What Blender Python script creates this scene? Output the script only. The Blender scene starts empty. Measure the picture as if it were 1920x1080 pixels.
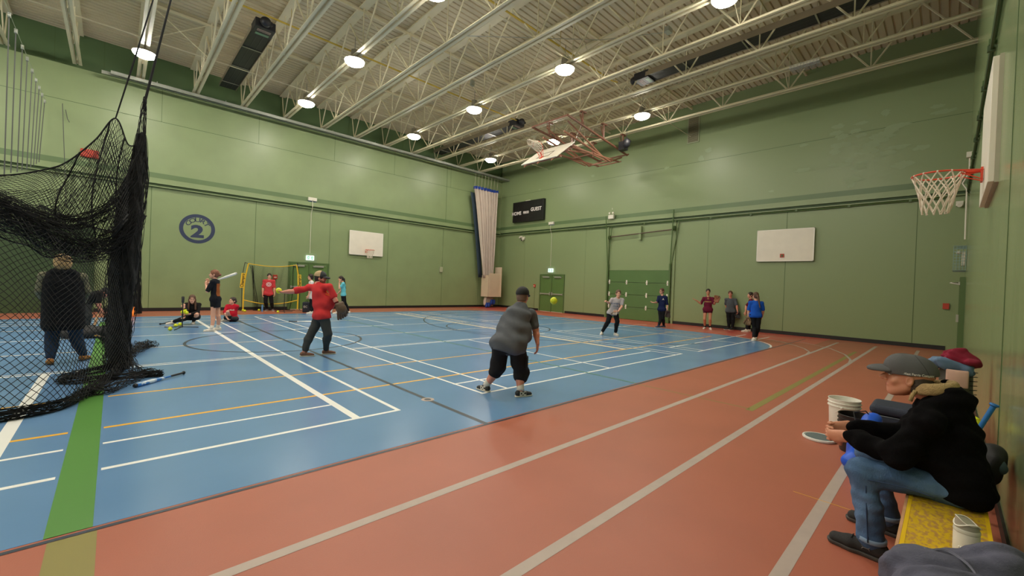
import bpy, bmesh, math, random
import numpy as np
from math import sin, cos, pi, radians, sqrt
C = bpy.context.scene.collection
scn = bpy.context.scene
# ------------------------------------------------------------------ camera, world, exposure
YAW, PITCH, ROLL, FPX, EYE = radians(43.659), radians(-.532), radians(2.148), 782.86, 1.55
_f = np.array([sin(YAW)*cos(PITCH), cos(YAW)*cos(PITCH), sin(PITCH)])
_r = np.array([cos(YAW), -sin(YAW), 0.]); _u = np.cross(_r, _f)
CR = cos(ROLL)*_r + sin(ROLL)*_u; CU = -sin(ROLL)*_r + cos(ROLL)*_u; CF = _f
cam_d = bpy.data.cameras.new('camera'); cam = bpy.data.objects.new('camera', cam_d); C.objects.link(cam)
from mathutils import Matrix, Vector
cam.matrix_world = Matrix([[CR[0], CU[0], -CF[0], 0], [CR[1], CU[1], -CF[1], 0], [CR[2], CU[2], -CF[2], EYE], [0, 0, 0, 1]])
cam_d.sensor_width = 36; cam_d.lens = 36*FPX/1920; cam_d.clip_start = .05; cam_d.clip_end = 200
scn.camera = cam
scn.view_settings.view_transform = 'Standard'; scn.view_settings.look = 'None'
scn.view_settings.gamma = 1; scn.view_settings.use_curve_mapping = False
scn.view_settings.exposure = 1.15
w = bpy.data.worlds.new('world'); scn.world = w; w.use_nodes = True
w.node_tree.nodes['Background'].inputs[0].default_value = (.9, .85, .75, 1)
w.node_tree.nodes['Background'].inputs[1].default_value = 0.02
LAMP_POWER = 60.0      # emission strength of every lit high-bay lens
LAMP_COL = (1.0, .935, .81)

# ------------------------------------------------------------------ materials
MATS = {}
def lin(c):
    return tuple((v/12.92 if v <= .04045 else ((v+.055)/1.055)**2.4) for v in [x/255. for x in c])
def mat(name, rgb, rough=.6, metal=0., var=0., vscale=6., rough_var=0., bump=0., bscale=60., emit=None, alpha=None, spec=None, stretch=None, col2=None, thr=None, coat=0., sheen=0.):
    """rgb in sRGB 0-255; var = brightness variation; col2/thr = second colour in noise patches"""
    if name in MATS: return MATS[name]
    m = bpy.data.materials.new(name); m.use_nodes = True; nt = m.node_tree; b = nt.nodes['Principled BSDF']
    c = lin(rgb); b.inputs['Base Color'].default_value = (*c, 1); b.inputs['Roughness'].default_value = rough
    b.inputs['Metallic'].default_value = metal
    if spec is not None: b.inputs['Specular IOR Level'].default_value = spec
    if coat: b.inputs['Coat Weight'].default_value = coat; b.inputs['Coat Roughness'].default_value = .12
    if sheen: b.inputs['Sheen Weight'].default_value = sheen
    if emit: b.inputs['Emission Color'].default_value = (*emit[0], 1); b.inputs['Emission Strength'].default_value = emit[1]
    if var or bump or rough_var or col2:
        tc = nt.nodes.new('ShaderNodeTexCoord'); mp = nt.nodes.new('ShaderNodeMapping'); nt.links.new(tc.outputs['Object'], mp.inputs[0])
        if stretch: mp.inputs['Scale'].default_value = stretch
        n = nt.nodes.new('ShaderNodeTexNoise'); n.inputs['Scale'].default_value = vscale; n.inputs['Detail'].default_value = 6
        nt.links.new(mp.outputs[0], n.inputs['Vector'])
        if col2:
            mx = nt.nodes.new('ShaderNodeMix'); mx.data_type = 'RGBA'; rp = nt.nodes.new('ShaderNodeValToRGB')
            t0, t1 = thr or (.5, .6); rp.color_ramp.elements[0].position = t0; rp.color_ramp.elements[1].position = t1
            nt.links.new(n.outputs['Fac'], rp.inputs[0]); nt.links.new(rp.outputs[0], mx.inputs[0])
            mx.inputs[6].default_value = (*c, 1); mx.inputs[7].default_value = (*lin(col2), 1)
            nt.links.new(mx.outputs[2], b.inputs['Base Color'])
        elif var:
            mr = nt.nodes.new('ShaderNodeMapRange'); mr.inputs['From Min'].default_value = .3; mr.inputs['From Max'].default_value = .7
            mr.inputs['To Min'].default_value = 1-var; mr.inputs['To Max'].default_value = 1+var
            nt.links.new(n.outputs['Fac'], mr.inputs[0])
            vm = nt.nodes.new('ShaderNodeVectorMath'); vm.operation = 'SCALE'; vm.inputs[0].default_value = c
            nt.links.new(mr.outputs[0], vm.inputs['Scale']); nt.links.new(vm.outputs[0], b.inputs['Base Color'])
        if rough_var:
            mr = nt.nodes.new('ShaderNodeMapRange'); mr.inputs['To Min'].default_value = rough-rough_var; mr.inputs['To Max'].default_value = rough+rough_var
            nt.links.new(n.outputs['Fac'], mr.inputs[0]); nt.links.new(mr.outputs[0], b.inputs['Roughness'])
        if bump:
            n2 = nt.nodes.new('ShaderNodeTexNoise'); n2.inputs['Scale'].default_value = bscale; n2.inputs['Detail'].default_value = 4
            nt.links.new(mp.outputs[0], n2.inputs['Vector'])
            bp = nt.nodes.new('ShaderNodeBump'); bp.inputs['Strength'].default_value = bump; bp.inputs['Distance'].default_value = .01
            nt.links.new(n2.outputs['Fac'], bp.inputs['Height']); nt.links.new(bp.outputs[0], b.inputs['Normal'])
    MATS[name] = m
    return m

# ------------------------------------------------------------------ mesh builder
V3 = lambda *a: np.array(a if len(a) == 3 else a[0], float)
def unit(v):
    v = np.asarray(v, float); n = np.linalg.norm(v); return v/n if n > 1e-12 else v
def frame(d, up=(0, 0, 1)):
    d = unit(d); up = np.asarray(up, float)
    if abs(d@unit(up)) > .98: up = np.array([1., 0, 0]) if abs(d[0]) < .9 else np.array([0, 1., 0])
    s = unit(np.cross(d, up)); return s, unit(np.cross(s, d))
class MB:
    def __init__(s): s.v = []; s.f = []; s.m = []; s.n = 0
    def add(s, vs, fs, mi=0):
        s.v.extend([tuple(map(float, p)) for p in vs]); s.f.extend([tuple(int(i)+s.n for i in f) for f in fs]); s.m.extend([mi]*len(fs)); s.n += len(vs); return s
    def box(s, c, size, rot=None, mi=0, ax=None):
        hx, hy, hz = [q/2 for q in size]; P = [V3(x, y, z) for x in (-hx, hx) for y in (-hy, hy) for z in (-hz, hz)]
        if rot is not None:
            R_ = np.array(Matrix.Rotation(rot, 3, 'Z')); P = [R_@p for p in P]
        if ax is not None:
            A = np.array(ax, float).T; P = [A@p for p in P]
        s.add([p+np.asarray(c, float) for p in P], [(0, 1, 3, 2), (4, 6, 7, 5), (0, 4, 5, 1), (2, 3, 7, 6), (0, 2, 6, 4), (1, 5, 7, 3)], mi); return s
    def bb(s, x0, x1, y0, y1, z0, z1, mi=0):
        return s.box(((x0+x1)/2, (y0+y1)/2, (z0+z1)/2), (x1-x0, y1-y0, z1-z0), mi=mi)
    def beam(s, a, b, w, h, up=(0, 0, 1), mi=0):
        a = V3(a); b = V3(b); d = unit(b-a); sd, u = frame(d, up)
        return s.box((a+b)/2, (np.linalg.norm(b-a), w, h), mi=mi, ax=(d, sd, u))
    def tube(s, a, b, r, n=8, r2=None, mi=0, cap=True):
        a = V3(a); b = V3(b); sd, u = frame(b-a); r2 = r if r2 is None else r2
        vs = [p+q*(cos(2*pi*i/n)*sd+sin(2*pi*i/n)*u) for p, q in ((a, r), (b, r2)) for i in range(n)]
        fs = [(i, (i+1) % n, n+(i+1) % n, n+i) for i in range(n)]
        if cap: fs += [tuple(range(n-1, -1, -1)), tuple(range(n, 2*n))]
        return s.add(vs, fs, mi)
    def path(s, P, r, n=6, closed=False, mi=0, flat=None):
        P = [V3(p) for p in P]; m = len(P); rr = r if hasattr(r, '__len__') else [r]*m
        vs = []; sd = None
        for i in range(m):
            d = unit((P[(i+1) % m] if (closed or i < m-1) else P[i]) - (P[i-1] if (closed or i > 0) else P[i]))
            if sd is None: sd, u = frame(d)
            else:
                sd = unit(sd-d*(sd@d)); u = np.cross(sd, d)
            fl = 1 if flat is None else flat
            vs += [P[i]+rr[i]*(cos(2*pi*k/n)*sd+fl*sin(2*pi*k/n)*u) for k in range(n)]
        fs = []
        for i in range(m if closed else m-1):
            j = (i+1) % m
            fs += [(i*n+k, i*n+(k+1) % n, j*n+(k+1) % n, j*n+k) for k in range(n)]
        if not closed: fs += [tuple(range(n-1, -1, -1)), tuple(range((m-1)*n, m*n))]
        return s.add(vs, fs, mi)
    def lathe(s, prof, c=(0, 0, 0), n=24, axis=(0, 0, 1), mi=0, sx=1., sy=1.):
        ax = unit(axis); sd, u = frame(ax) if abs(ax[2]) < .99 else (V3(1, 0, 0), V3(0, 1, 0)); c = V3(c)
        if abs(ax[2]) >= .99 and ax[2] < 0: u = -u
        m = len(prof); vs = []
        for r, z in prof: vs += [c+ax*z+r*(sx*cos(2*pi*k/n)*sd+sy*sin(2*pi*k/n)*u) for k in range(n)]
        fs = [(i*n+k, i*n+(k+1) % n, (i+1)*n+(k+1) % n, (i+1)*n+k) for i in range(m-1) for k in range(n)]
        if prof[0][0] > 1e-6: fs.append(tuple(range(n-1, -1, -1)))
        if prof[-1][0] > 1e-6: fs.append(tuple(range((m-1)*n, m*n)))
        return s.add(vs, fs, mi)
    def ell(s, c, r, n=16, m=10, mi=0, ax=None):
        c = V3(c); r = (r, r, r) if not hasattr(r, '__len__') else r; A = np.eye(3) if ax is None else np.array(ax, float).T
        vs = [c+A@V3(0, 0, r[2])]
        for i in range(1, m):
            t = pi*i/m; vs += [c+A@V3(r[0]*sin(t)*cos(2*pi*k/n), r[1]*sin(t)*sin(2*pi*k/n), r[2]*cos(t)) for k in range(n)]
        vs.append(c+A@V3(0, 0, -r[2])); L = len(vs)-1
        fs = [(0, 1+k, 1+(k+1) % n) for k in range(n)]
        fs += [(1+i*n+k, 1+(i+1)*n+k, 1+(i+1)*n+(k+1) % n, 1+i*n+(k+1) % n) for i in range(m-2) for k in range(n)]
        fs += [(L, 1+(m-2)*n+(k+1) % n, 1+(m-2)*n+k) for k in range(n)]
        return s.add(vs, fs, mi)
    def prism(s, poly, z0, z1, ax=None, o=(0, 0, 0), mi=0):
        """poly in (a,b), extruded along third axis; ax = three axis vectors"""
        A = np.eye(3) if ax is None else np.array(ax, float).T; o = V3(o); n = len(poly)
        vs = [o+A@V3(p[0], p[1], z) for z in (z0, z1) for p in poly]
        return s.add(vs, [tuple(range(n-1, -1, -1)), tuple(range(n, 2*n))]+[(i, (i+1) % n, n+(i+1) % n, n+i) for i in range(n)], mi)
    def grid(s, P, mi=0, closed_u=False, thick=None):
        P = np.asarray(P, float); a, b = P.shape[:2]
        fs = [(i*b+j, i*b+(j+1) % b, ((i+1) % a)*b+(j+1) % b, ((i+1) % a)*b+j) for i in range(a-1+(1 if closed_u else 0)) for j in range(b-1)]
        return s.add(P.reshape(-1, 3), fs, mi)
    def raw(s, V, F, mi=0):
        return s.add(V, F, mi)
    def build(s, name, mats, parent=None, smooth=False, angle=None, **tags):
        me = bpy.data.meshes.new(name); me.from_pydata(s.v, [], s.f)
        mats = mats if isinstance(mats, (list, tuple)) else [mats]
        for m in mats: me.materials.append(m)
        if len(mats) > 1: me.polygons.foreach_set('material_index', s.m)
        if smooth: me.polygons.foreach_set('use_smooth', [True]*len(me.polygons))
        me.update()
        if smooth and angle:
            try: me.set_sharp_from_angle(angle=radians(angle))
            except Exception: pass
        o = bpy.data.objects.new(name, me); C.objects.link(o)
        if parent is not None:
            o.parent = parent
            if parent.type == 'EMPTY': o.matrix_parent_inverse = Matrix.Translation(-Vector(parent.location))
        for k, v in tags.items(): o[k] = v
        return o
def thing(name, label, cat, loc=(0, 0, 0), group=None):
    o = bpy.data.objects.new(name, None); C.objects.link(o); o.location = tuple(map(float, loc)); o.empty_display_size = .1
    o['label'] = label; o['category'] = cat
    if group: o['group'] = group
    return o
def tag(o, label, cat, group=None, kind=None):
    o['label'] = label; o['category'] = cat
    if group: o['group'] = group
    if kind: o['kind'] = kind
    return o
def struct(mb, name, mats, **k):
    o = mb.build(name, mats, **k); o['kind'] = 'structure'; return o
def solidify(o, t, off=0):
    m = o.modifiers.new('solidify', 'SOLIDIFY'); m.thickness = t; m.offset = off; return o
def bevel(o, w=.005, seg=2):
    m = o.modifiers.new('bevel', 'BEVEL'); m.width = w; m.segments = seg; m.limit_method = 'ANGLE'; return o
_TXT = {}
def text_mesh(txt, size, bold=0., spacing=1.):
    """flat text as (verts, faces), centred on its origin, x right / y up"""
    key = (txt, size, bold, spacing)
    if key in _TXT: return _TXT[key]
    cu = bpy.data.curves.new('t', 'FONT'); cu.body = txt; cu.size = size; cu.align_x = 'CENTER'; cu.align_y = 'CENTER'; cu.offset = bold; cu.space_character = spacing
    cu.resolution_u = 3
    o = bpy.data.objects.new('t', cu); C.objects.link(o); dg = bpy.context.evaluated_depsgraph_get(); dg.update()
    me = bpy.data.meshes.new_from_object(o.evaluated_get(dg)); V = np.array([v.co[:] for v in me.vertices]); F = [tuple(p.vertices) for p in me.polygons]
    bpy.data.objects.remove(o); bpy.data.curves.remove(cu); bpy.data.meshes.remove(me)
    _TXT[key] = (V, F); return V, F
def add_text(mb, txt, o, ex, ey, size, mi=0, bold=0., spacing=1., sx=1., fn=None):
    V, F = text_mesh(txt, size, bold, spacing)
    if len(V) == 0: return
    o = V3(o); ex = V3(ex); ey = V3(ey)
    mb.add([o+ex*p[0]*sx+ey*p[1] if fn is None else fn(p) for p in V], F, mi)
# ------------------------------------------------------------------ large structure
XA0, XB, YC, YA = -17., 18.75, -.30, 21.0
def roof_z(y): return 9.67+.02*(21-y)
wall_kw = dict(rough=.38, var=.05, vscale=1.2, bump=.12, bscale=25)
M_wall = mat('wall_paint_green', (136, 152, 108), **wall_kw)
M_stripe = mat('stripe_paint_olive', (98, 120, 80), rough=.4, var=.04, vscale=2)
M_seam = mat('panel_seam', (78, 100, 58), rough=.6)
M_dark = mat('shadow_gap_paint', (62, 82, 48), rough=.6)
M_base = mat('rubber_baseboard', (28, 26, 26), rough=.5)
M_door = mat('door_paint_green', (92, 122, 66), rough=.35, var=.04, vscale=3)
M_blue = mat('court_blue', (104, 142, 184), rough=.24, var=.035, vscale=1.1, rough_var=.06)
M_red = mat('track_terracotta', (172, 98, 76), rough=.42, var=.05, vscale=1.6, bump=.1, bscale=120)
M_redd = mat('track_red_far', (200, 84, 72), rough=.3, var=.05, vscale=2.)
M_white = mat('line_white', (238, 238, 235), rough=.35)
M_yel = mat('line_yellow', (238, 180, 60), rough=.35)
M_cream = mat('line_cream', (214, 200, 176), rough=.4)
M_green = mat('line_green', (84, 138, 62), rough=.4)
M_greenf = mat('line_green_faint', (140, 130, 70), rough=.45)
M_grey = mat('line_grey', (180, 163, 154), rough=.45, var=.05, vscale=8)
M_blk = mat('line_charcoal', (58, 66, 80), rough=.35)
M_greend = mat('line_green_thin', (78, 128, 110), rough=.4)

# floor: one slab with the painted courts as thin layers of the same object
fl = MB(); fl.bb(XA0, XB, YC, YA, -.2, 0, 0)
MI = dict(red=0, blue=1, white=2, yel=3, cream=4, green=5, grey=6, blk=7, greenf=8, redd=9, greend=10)
def flat_poly(P, z, mi): fl.add([(p[0], p[1], z) for p in P], [tuple(range(len(P)))], MI[mi])
arc = lambda cx, cy, r, a0, a1, n=24, ry=None: [(cx+r*cos(radians(a0+(a1-a0)*i/n)), cy+(ry or r)*sin(radians(a0+(a1-a0)*i/n))) for i in range(n+1)]
def rect(x0, x1, y0, y1, mi, z): flat_poly([(x0, y0), (x1, y0), (x1, y1), (x0, y1)], z, mi)
def lx(y, x0, x1, mi, w=.05, z=.0022): rect(x0, x1, y-w/2, y+w/2, mi, z)
def ly(x, y0, y1, mi, w=.05, z=.0026): rect(x-w/2, x+w/2, y0, y1, mi, z)
def curve(P, mi, w=.05, z=.003):
    P = [V3(p[0], p[1], z) for p in P]; L = []; R_ = []
    for i, p in enumerate(P):
        d = unit(P[min(i+1, len(P)-1)]-P[max(i-1, 0)]); nrm = V3(-d[1], d[0], 0)*w/2; L.append(p+nrm); R_.append(p-nrm)
    fl.add(L+R_, [(i, len(P)+i, len(P)+i+1, i+1) for i in range(len(P)-1)], MI[mi])
rect(16.0, XB, 2.9, YA, 'redd', .0008)
blue = [(XA0, 3.5), (13.5, 3.5)]+arc(13.3, 6.4, 2.75, -88, 0, 16, 2.9)+arc(13.3, 15.7, 2.75, 0, 88, 16, 2.9)+[(XA0, 18.6)]
flat_poly(blue, .0014, 'blue')
lx(3.46, XA0, 17.7, 'blk', .035, .0018)
curve(arc(13.4, 6.45, 2.78, -84, -18, 20, 2.95), 'white', .05, .0024)
def split_y(y, a, b, mi, w, gaps=((-.28, -.04),)):
    x = a
    for g0, g1 in gaps:
        if g0 > a and g1 < b: lx(y, x, g0, mi, w); x = g1
    lx(y, x, b, mi, w)
split_y(4.48, -9, 2.5, 'white', .052); split_y(5.14, -9, 2.0, 'white', .045)
for x in (2.48,): ly(x, 4.46, 17.6, 'white', .05)
ly(1.98, 4.46, 17.6, 'white', .085)
for sgn in (1,):
    for y, w_ in ((4.48, .05), (17.6, .05)): lx(y, 3.75, 10.12, 'white', w_)
    for y in (5.14, 16.95): lx(y, 3.75, 9.8, 'white', .045)
    lx(17.6, -9, 2.5, 'white', .05); lx(16.95, -9, 2.0, 'white', .045)
    for y in (8.95, 13.1):
        lx(y, 3.75, 10.12, 'white', .05); lx(y, -9, 2.5, 'white', .05)
    lx(9.07, -9, 2.5, 'white', .03); lx(9.07, 3.75, 8.5, 'white', .03)
for x in (3.78, 4.26, 9.80, 10.1): ly(x, 4.46, 17.62, 'white', .045)
ly(6.97, 4.48, 8.95, 'white', .045); ly(6.97, 13.1, 17.6, 'white', .045)
# third court
for y in (4.40, 17.7): lx(y, 10.85, 17.0, 'white', .05)
lx(5.17, 10.85, 12.3, 'white', .05); lx(5.17, 12.5, 17.0, 'white', .05)
for y in (9.15, 13.1): lx(y, 10.9, 17.0, 'white', .05)
for x in (10.88, 11.25): ly(x, 4.4, 17.7, 'white', .045)
ly(13.88, 4.4, 9.15, 'white', .045); ly(13.88, 13.1, 17.7, 'white', .045)
# yellow volleyball lines
split_y(5.65, -9, 15.05, 'yel', .055); split_y(7.02, -9, 15.05, 'yel', .05, ((-.34, -.02),))
split_y(11.05, -9, 15.0, 'cream', .05); lx(15.15, -9, 15.05, 'cream', .05); lx(16.5, -9, 15.05, 'cream', .05)
ly(15.0, 5.62, 16.5, 'yel', .05)
ly(9.45, 5.68, 17.7, 'cream', .17, .0025); ly(10.05, 13.3, 17.6, 'yel', .04, .0025)
# green
ly(-.16, 3.5, 17, 'green', .2, .0028); ly(-.14, -.3, 3.44, 'greenf', .2, .001)
ly(6.22, 3.5, 18.6, 'greend', .05, .0028); ly(6.2, 1.8, 3.44, 'greenf', .03, .001); lx(1.78, 6.1, 15.2, 'greenf', .09, .001)
# black
ly(3.0, 3.46, 18.6, 'blk', .06, .003)
fl.lathe([(.085, .0034), (.0, .0035)], (3.0, 4.66, 0), 20, mi=MI['grey']); fl.lathe([(.045, .0038), (.0, .0039)], (3.0, 4.66, 0), 16, mi=MI['blk'])
curve(arc(2.95, 11.13, 1.83, 0, 360, 64), 'blk', .055); curve(arc(9.95, 11.05, 1.83, 0, 360, 64), 'blk', .05)
curve(arc(14.2, 11.05, 6.22, 105, 255, 60), 'blk', .05)
ly(-.68, 5.0, 9.0, 'white', .1, .003)
# grey running lanes and cream bends
for y in (2.53, 1.56, .60): lx(y, XA0, 17.6, 'grey', .075, .0012)
curve([(12.6, 1.58), (13.15, 1.63), (14.2, 1.88), (15.4, 2.4), (16.3, 3.2), (17.0, 4.1), (17.55, 5.1), (17.85, 6.3), (17.95, 8), (17.95, 14), (17.6, 17), (16.8, 19)], 'grey', .05, .0014)
curve([(13.2, 2.54), (13.82, 2.6), (14.5, 2.85), (15.1, 3.2), (15.8, 3.75), (16.5, 4.6), (16.95, 6), (17.05, 8), (17.05, 14), (16.7, 16.4), (15.9, 18.4)], 'grey', .05, .0016)
curve([(16.45, 5.2), (16.6, 6.2), (16.6, 15.5), (16.3, 16.8)], 'cream', .05, .0016)
lx(20.0, XA0, 16.3, 'cream', .04, .0012)
ly(3.91, .42, .8, 'yel', .008, .0013)
struct(fl, 'floor', [M_red, M_blue, M_white, M_yel, M_cream, M_green, M_grey, M_blk, M_greenf, M_redd, M_greend])

# walls
TOPZ = 8.45
wa = MB(); wa.bb(XA0, XB+.3, YA, YA+.3, -.2, TOPZ, 0); wa.bb(XA0, XB+.3, YA+.1, YA+.3, TOPZ, 10.5, 1)
wa.bb(XA0, XB, YA-.004, YA, 5.09, 5.28, 2)
for x in (-9.6, -4.8, .97, 4.43, 7.6, 10.67, 14.2, 13.9+3.1): wa.bb(x-.008, x+.008, YA-.004, YA, .1, 4.75, 3)
wa.bb(XA0, XB, YA-.004, YA, 7.24, 7.255, 3)
for x in (-6.5, -3.2, 1.2, 4.45, 7.7, 10.9, 14.6): wa.bb(x-.006, x+.006, YA-.004, YA, 7.25, TOPZ, 3)
for x in (14.33,): wa.bb(x-.01, x+.01, YA-.006, YA, 4.9, TOPZ, 3)
for x in (-1.6, -.4, 5.3, 8.4, 11.4): wa.bb(x-.008, x+.008, YA+.094, YA+.1, TOPZ, 9.7, 3)
M_wall_up = mat('upper_wall_shaded_green', (82, 106, 68), rough=.4, var=.04, vscale=1.5)  # wall green darkened: the dimness above lamp level is put into the colour
struct(wa, 'wall_far', [M_wall, M_wall_up, M_stripe, M_seam])
wb = MB(); wb.bb(XB, XB+.3, YC-.3, YA, -.2, 10.5, 0); wb.bb(XB-.004, XB, YC, YA, 5.12, 5.32, 1)
for y, h_ in ((.80, .008), (4.42, .008), (7.35, .004), (13.9, .003), (18.6, .003)): wb.bb(XB-.004, XB, y-h_, y+h_, .1, 4.85, 2)
wb.bb(XB-.004, XB, YC, YA, 7.3, 7.312, 2)
M_wallB = mat('wall_paint_green_patched', (136, 152, 108), rough=.38, vscale=.9, col2=(138, 158, 120), thr=(.70, .72), bump=.12, bscale=25)
rp = random.Random(5)
def paint_patch(y, z, ry, rz):
    n = 18; paint_patch.d += .0003; P = [(XB-.003-paint_patch.d, y+ry*cos(2*pi*k/n)*(1+.35*rp.uniform(-1, 1)), z+rz*sin(2*pi*k/n)*(1+.35*rp.uniform(-1, 1))) for k in range(n)]; wb.add(P, [tuple(range(n))], 3)
paint_patch.d = 0
for q in range(34): paint_patch(rp.gauss(2.1, .75), rp.gauss(6.7, .62), rp.uniform(.10, .30), rp.uniform(.05, .12))
for y, z, a, b in ((7.5, 7.75, .16, .10), (7.8, 7.45, .12, .12), (13.6, 7.6, .12, .07), (9.4, 7.3, .12, .06), (4.0, 7.2, .15, .05), (5.0, 5.6, .1, .04), (17.5, 7.4, .1, .05)): paint_patch(y, z, a, b)
M_patch = mat('touch_up_paint', (146, 162, 122), rough=.5)
struct(wb, 'wall_right', [M_wallB, M_stripe, M_seam, M_patch])
wc = MB(); wc.bb(XA0, XB, YC-.3, YC, -.2, 10.5, 0); wc.bb(1.2, XB, YC, YC+.004, 5.12, 5.32, 1); wc.bb(5.05, 5.065, YC, YC+.004, 0, 10, 2)
M_wallC = mat('wall_paint_green_gloss', (136, 152, 108), rough=.22, var=.06, vscale=1.5, stretch=(6, 1, .5), rough_var=.06)
struct(wc, 'wall_near', [M_wallC, M_stripe, M_seam])
wl = MB(); wl.bb(XA0-.3, XA0, YC-.3, YA+.3, -.2, 10.5, 0); struct(wl, 'wall_left', M_wall)
bs = MB(); bs.bb(-.6, XB, YA-.02, YA, 0, .13); bs.bb(XA0, -2.5, YA-.02, YA, 0, .13); struct(bs, 'baseboard_far', M_base)
bs = MB()
for y0, y1 in ((YC+.35, 8.95), (12.38, 15.2), (17.28, YA)): bs.bb(XB-.02, XB, y0, y1, 0, .13)
struct(bs, 'baseboard_right', M_base)
bs = MB(); bs.bb(XA0, 17.0, YC, YC+.015, 0, .1); struct(bs, 'baseboard_near', M_base)
# mid-height ledger beams, the shadow in their gap painted as a dark strip
def ledger(name, a0, a1, axis, pos, sgn, z, dk=1.):
    m = MB()
    def bb(u0, u1, d0, d1, z0, z1, mi):
        d0, d1 = sorted((pos+sgn*d0*dk, pos+sgn*d1*dk))
        m.bb(u0, u1, d0, d1, z0, z1, mi) if axis == 'x' else m.bb(d0, d1, u0, u1, z0, z1, mi)
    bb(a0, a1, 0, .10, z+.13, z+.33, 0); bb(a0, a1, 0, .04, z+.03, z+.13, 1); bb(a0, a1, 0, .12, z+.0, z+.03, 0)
    return struct(m, name, [M_wall, M_dark])
ledger('trim_1', XA0, XB, 'x', YA, -1, 4.74); ledger('trim_2', YC, YA, 'y', XB, -1, 4.78); ledger('trim_3', 1.2, XB-.1, 'x', YC, 1, 4.80, .3)
# roof deck, ribs along x
M_deck = mat('roof_deck_cream', (212, 198, 166), rough=.6, var=.06, vscale=.8)
dk = MB(); y = YC-.2; vs = []; prof = []
while y < YA+.3:
    prof += [(y, 0), (y+.125, 0), (y+.14, .05), (y+.185, .05)]; y += .2
P = [[(x, yy, roof_z(yy)+dz) for yy, dz in prof] for x in (XA0, XB+.2)]
dk.grid(P); o = struct(dk, 'ceiling', M_deck); solidify(o, .02, 1)
# ------------------------------------------------------------------ ceiling steel, lamps, heaters
M_steel = mat('joist_cream_paint', (226, 216, 184), rough=.45, var=.04, vscale=3)
M_galv = mat('galvanised_rail', (176, 180, 172), rough=.3, metal=.6, var=.08, vscale=4)
M_black = mat('heater_black', (30, 30, 36), rough=.5)
M_alu = mat('brushed_aluminium', (170, 166, 158), rough=.35, metal=.8)
M_gas = mat('gas_pipe_yellow', (196, 166, 60), rough=.5)
M_lens = mat('lamp_lens_glow', (255, 244, 220), emit=(LAMP_COL, LAMP_POWER))
ZB = 8.45
JX = [.55+1.59*(k-2) for k in range(-1, 13)]
ORD = ['first', 'second', 'third', 'fourth', 'fifth', 'sixth', 'seventh', 'eighth', 'ninth', 'tenth', 'eleventh', 'twelfth', 'thirteenth', 'fourteenth']
for i, x in enumerate(JX):
    k = len(JX)-1-i
    t = thing('roof_joist', f'cream open-web steel roof joist, {ORD[k]} counting from the scoreboard wall', 'roof beam', (x, YA/2, ZB), 'roof joists')
    m = MB()
    for s in (-1, 1):
        m.bb(x+s*.03 if s > 0 else x-.115, x+.115 if s > 0 else x-.03, YC, 20.72, ZB, ZB+.015); m.bb(x+s*.03-.008, x+s*.03+.008, YC, 20.72, ZB, ZB+.10)
    m.build('bottom_chord', M_steel, t)
    m = MB(); m.beam((x, YC, roof_z(YC)-.10), (x, YA, roof_z(YA)-.10), .24, .02); m.beam((x, YC, roof_z(YC)-.05), (x, YA, roof_z(YA)-.05), .16, .10)
    m.build('top_chord', M_steel, t)
    m = MB(); y = -.3+.04; n = 0
    y = 1.87-2.13
    while y < 20.8:
        zt = lambda yy: roof_z(yy)-.1
        if y > 0: m.tube((x, y, ZB+.03), (x, y, zt(y)), .018, 5); m.tube((x, y, ZB+.03), (x, y-1.065, zt(y-1)), .027, 5)
        if y+1.1 < 20.9: m.tube((x, y, ZB+.03), (x, y+1.065, zt(y+1)), .027, 5)
        m.tube((x, min(y+1.06, 20.7), zt(y+1)), (x, min(y+1.06, 20.7), ZB+.7), .010, 4) if 0 else None
        y += 2.13
    m.tube((x, 19.975, zt(20)), (x, 20.66, ZB+.03), .022, 5); m.tube((x, 20.66, ZB+.03), (x, 20.98, roof_z(21)-.12), .022, 5)
    m.build('web', M_steel, t)
# cross bridging rows between the joists
for j, y in enumerate((4.0, 8.3, 12.6, 16.9)):
    m = MB(); x = JX[0]
    m.tube((JX[0], y, ZB+.06), (XB, y, ZB+.06), .014, 5) if j % 2 else None
    m.bb(JX[0], XB, y-.03, y+.03, roof_z(y)-.20, roof_z(y)-.13)
    for i in range(len(JX)-1):
        if i % 3 == 0: m.tube((JX[i], y, ZB+.05), (JX[i+1], y, roof_z(y)-.12), .016, 5); m.tube((JX[i+1], y, ZB+.05), (JX[i], y, roof_z(y)-.12), .016, 5)
    tag(m.build('joist_bridging', M_steel), f'cream cross bridging row between the joists, {ORD[3-j]} from the court 2 wall', 'roof brace', 'joist bridging rows')
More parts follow.
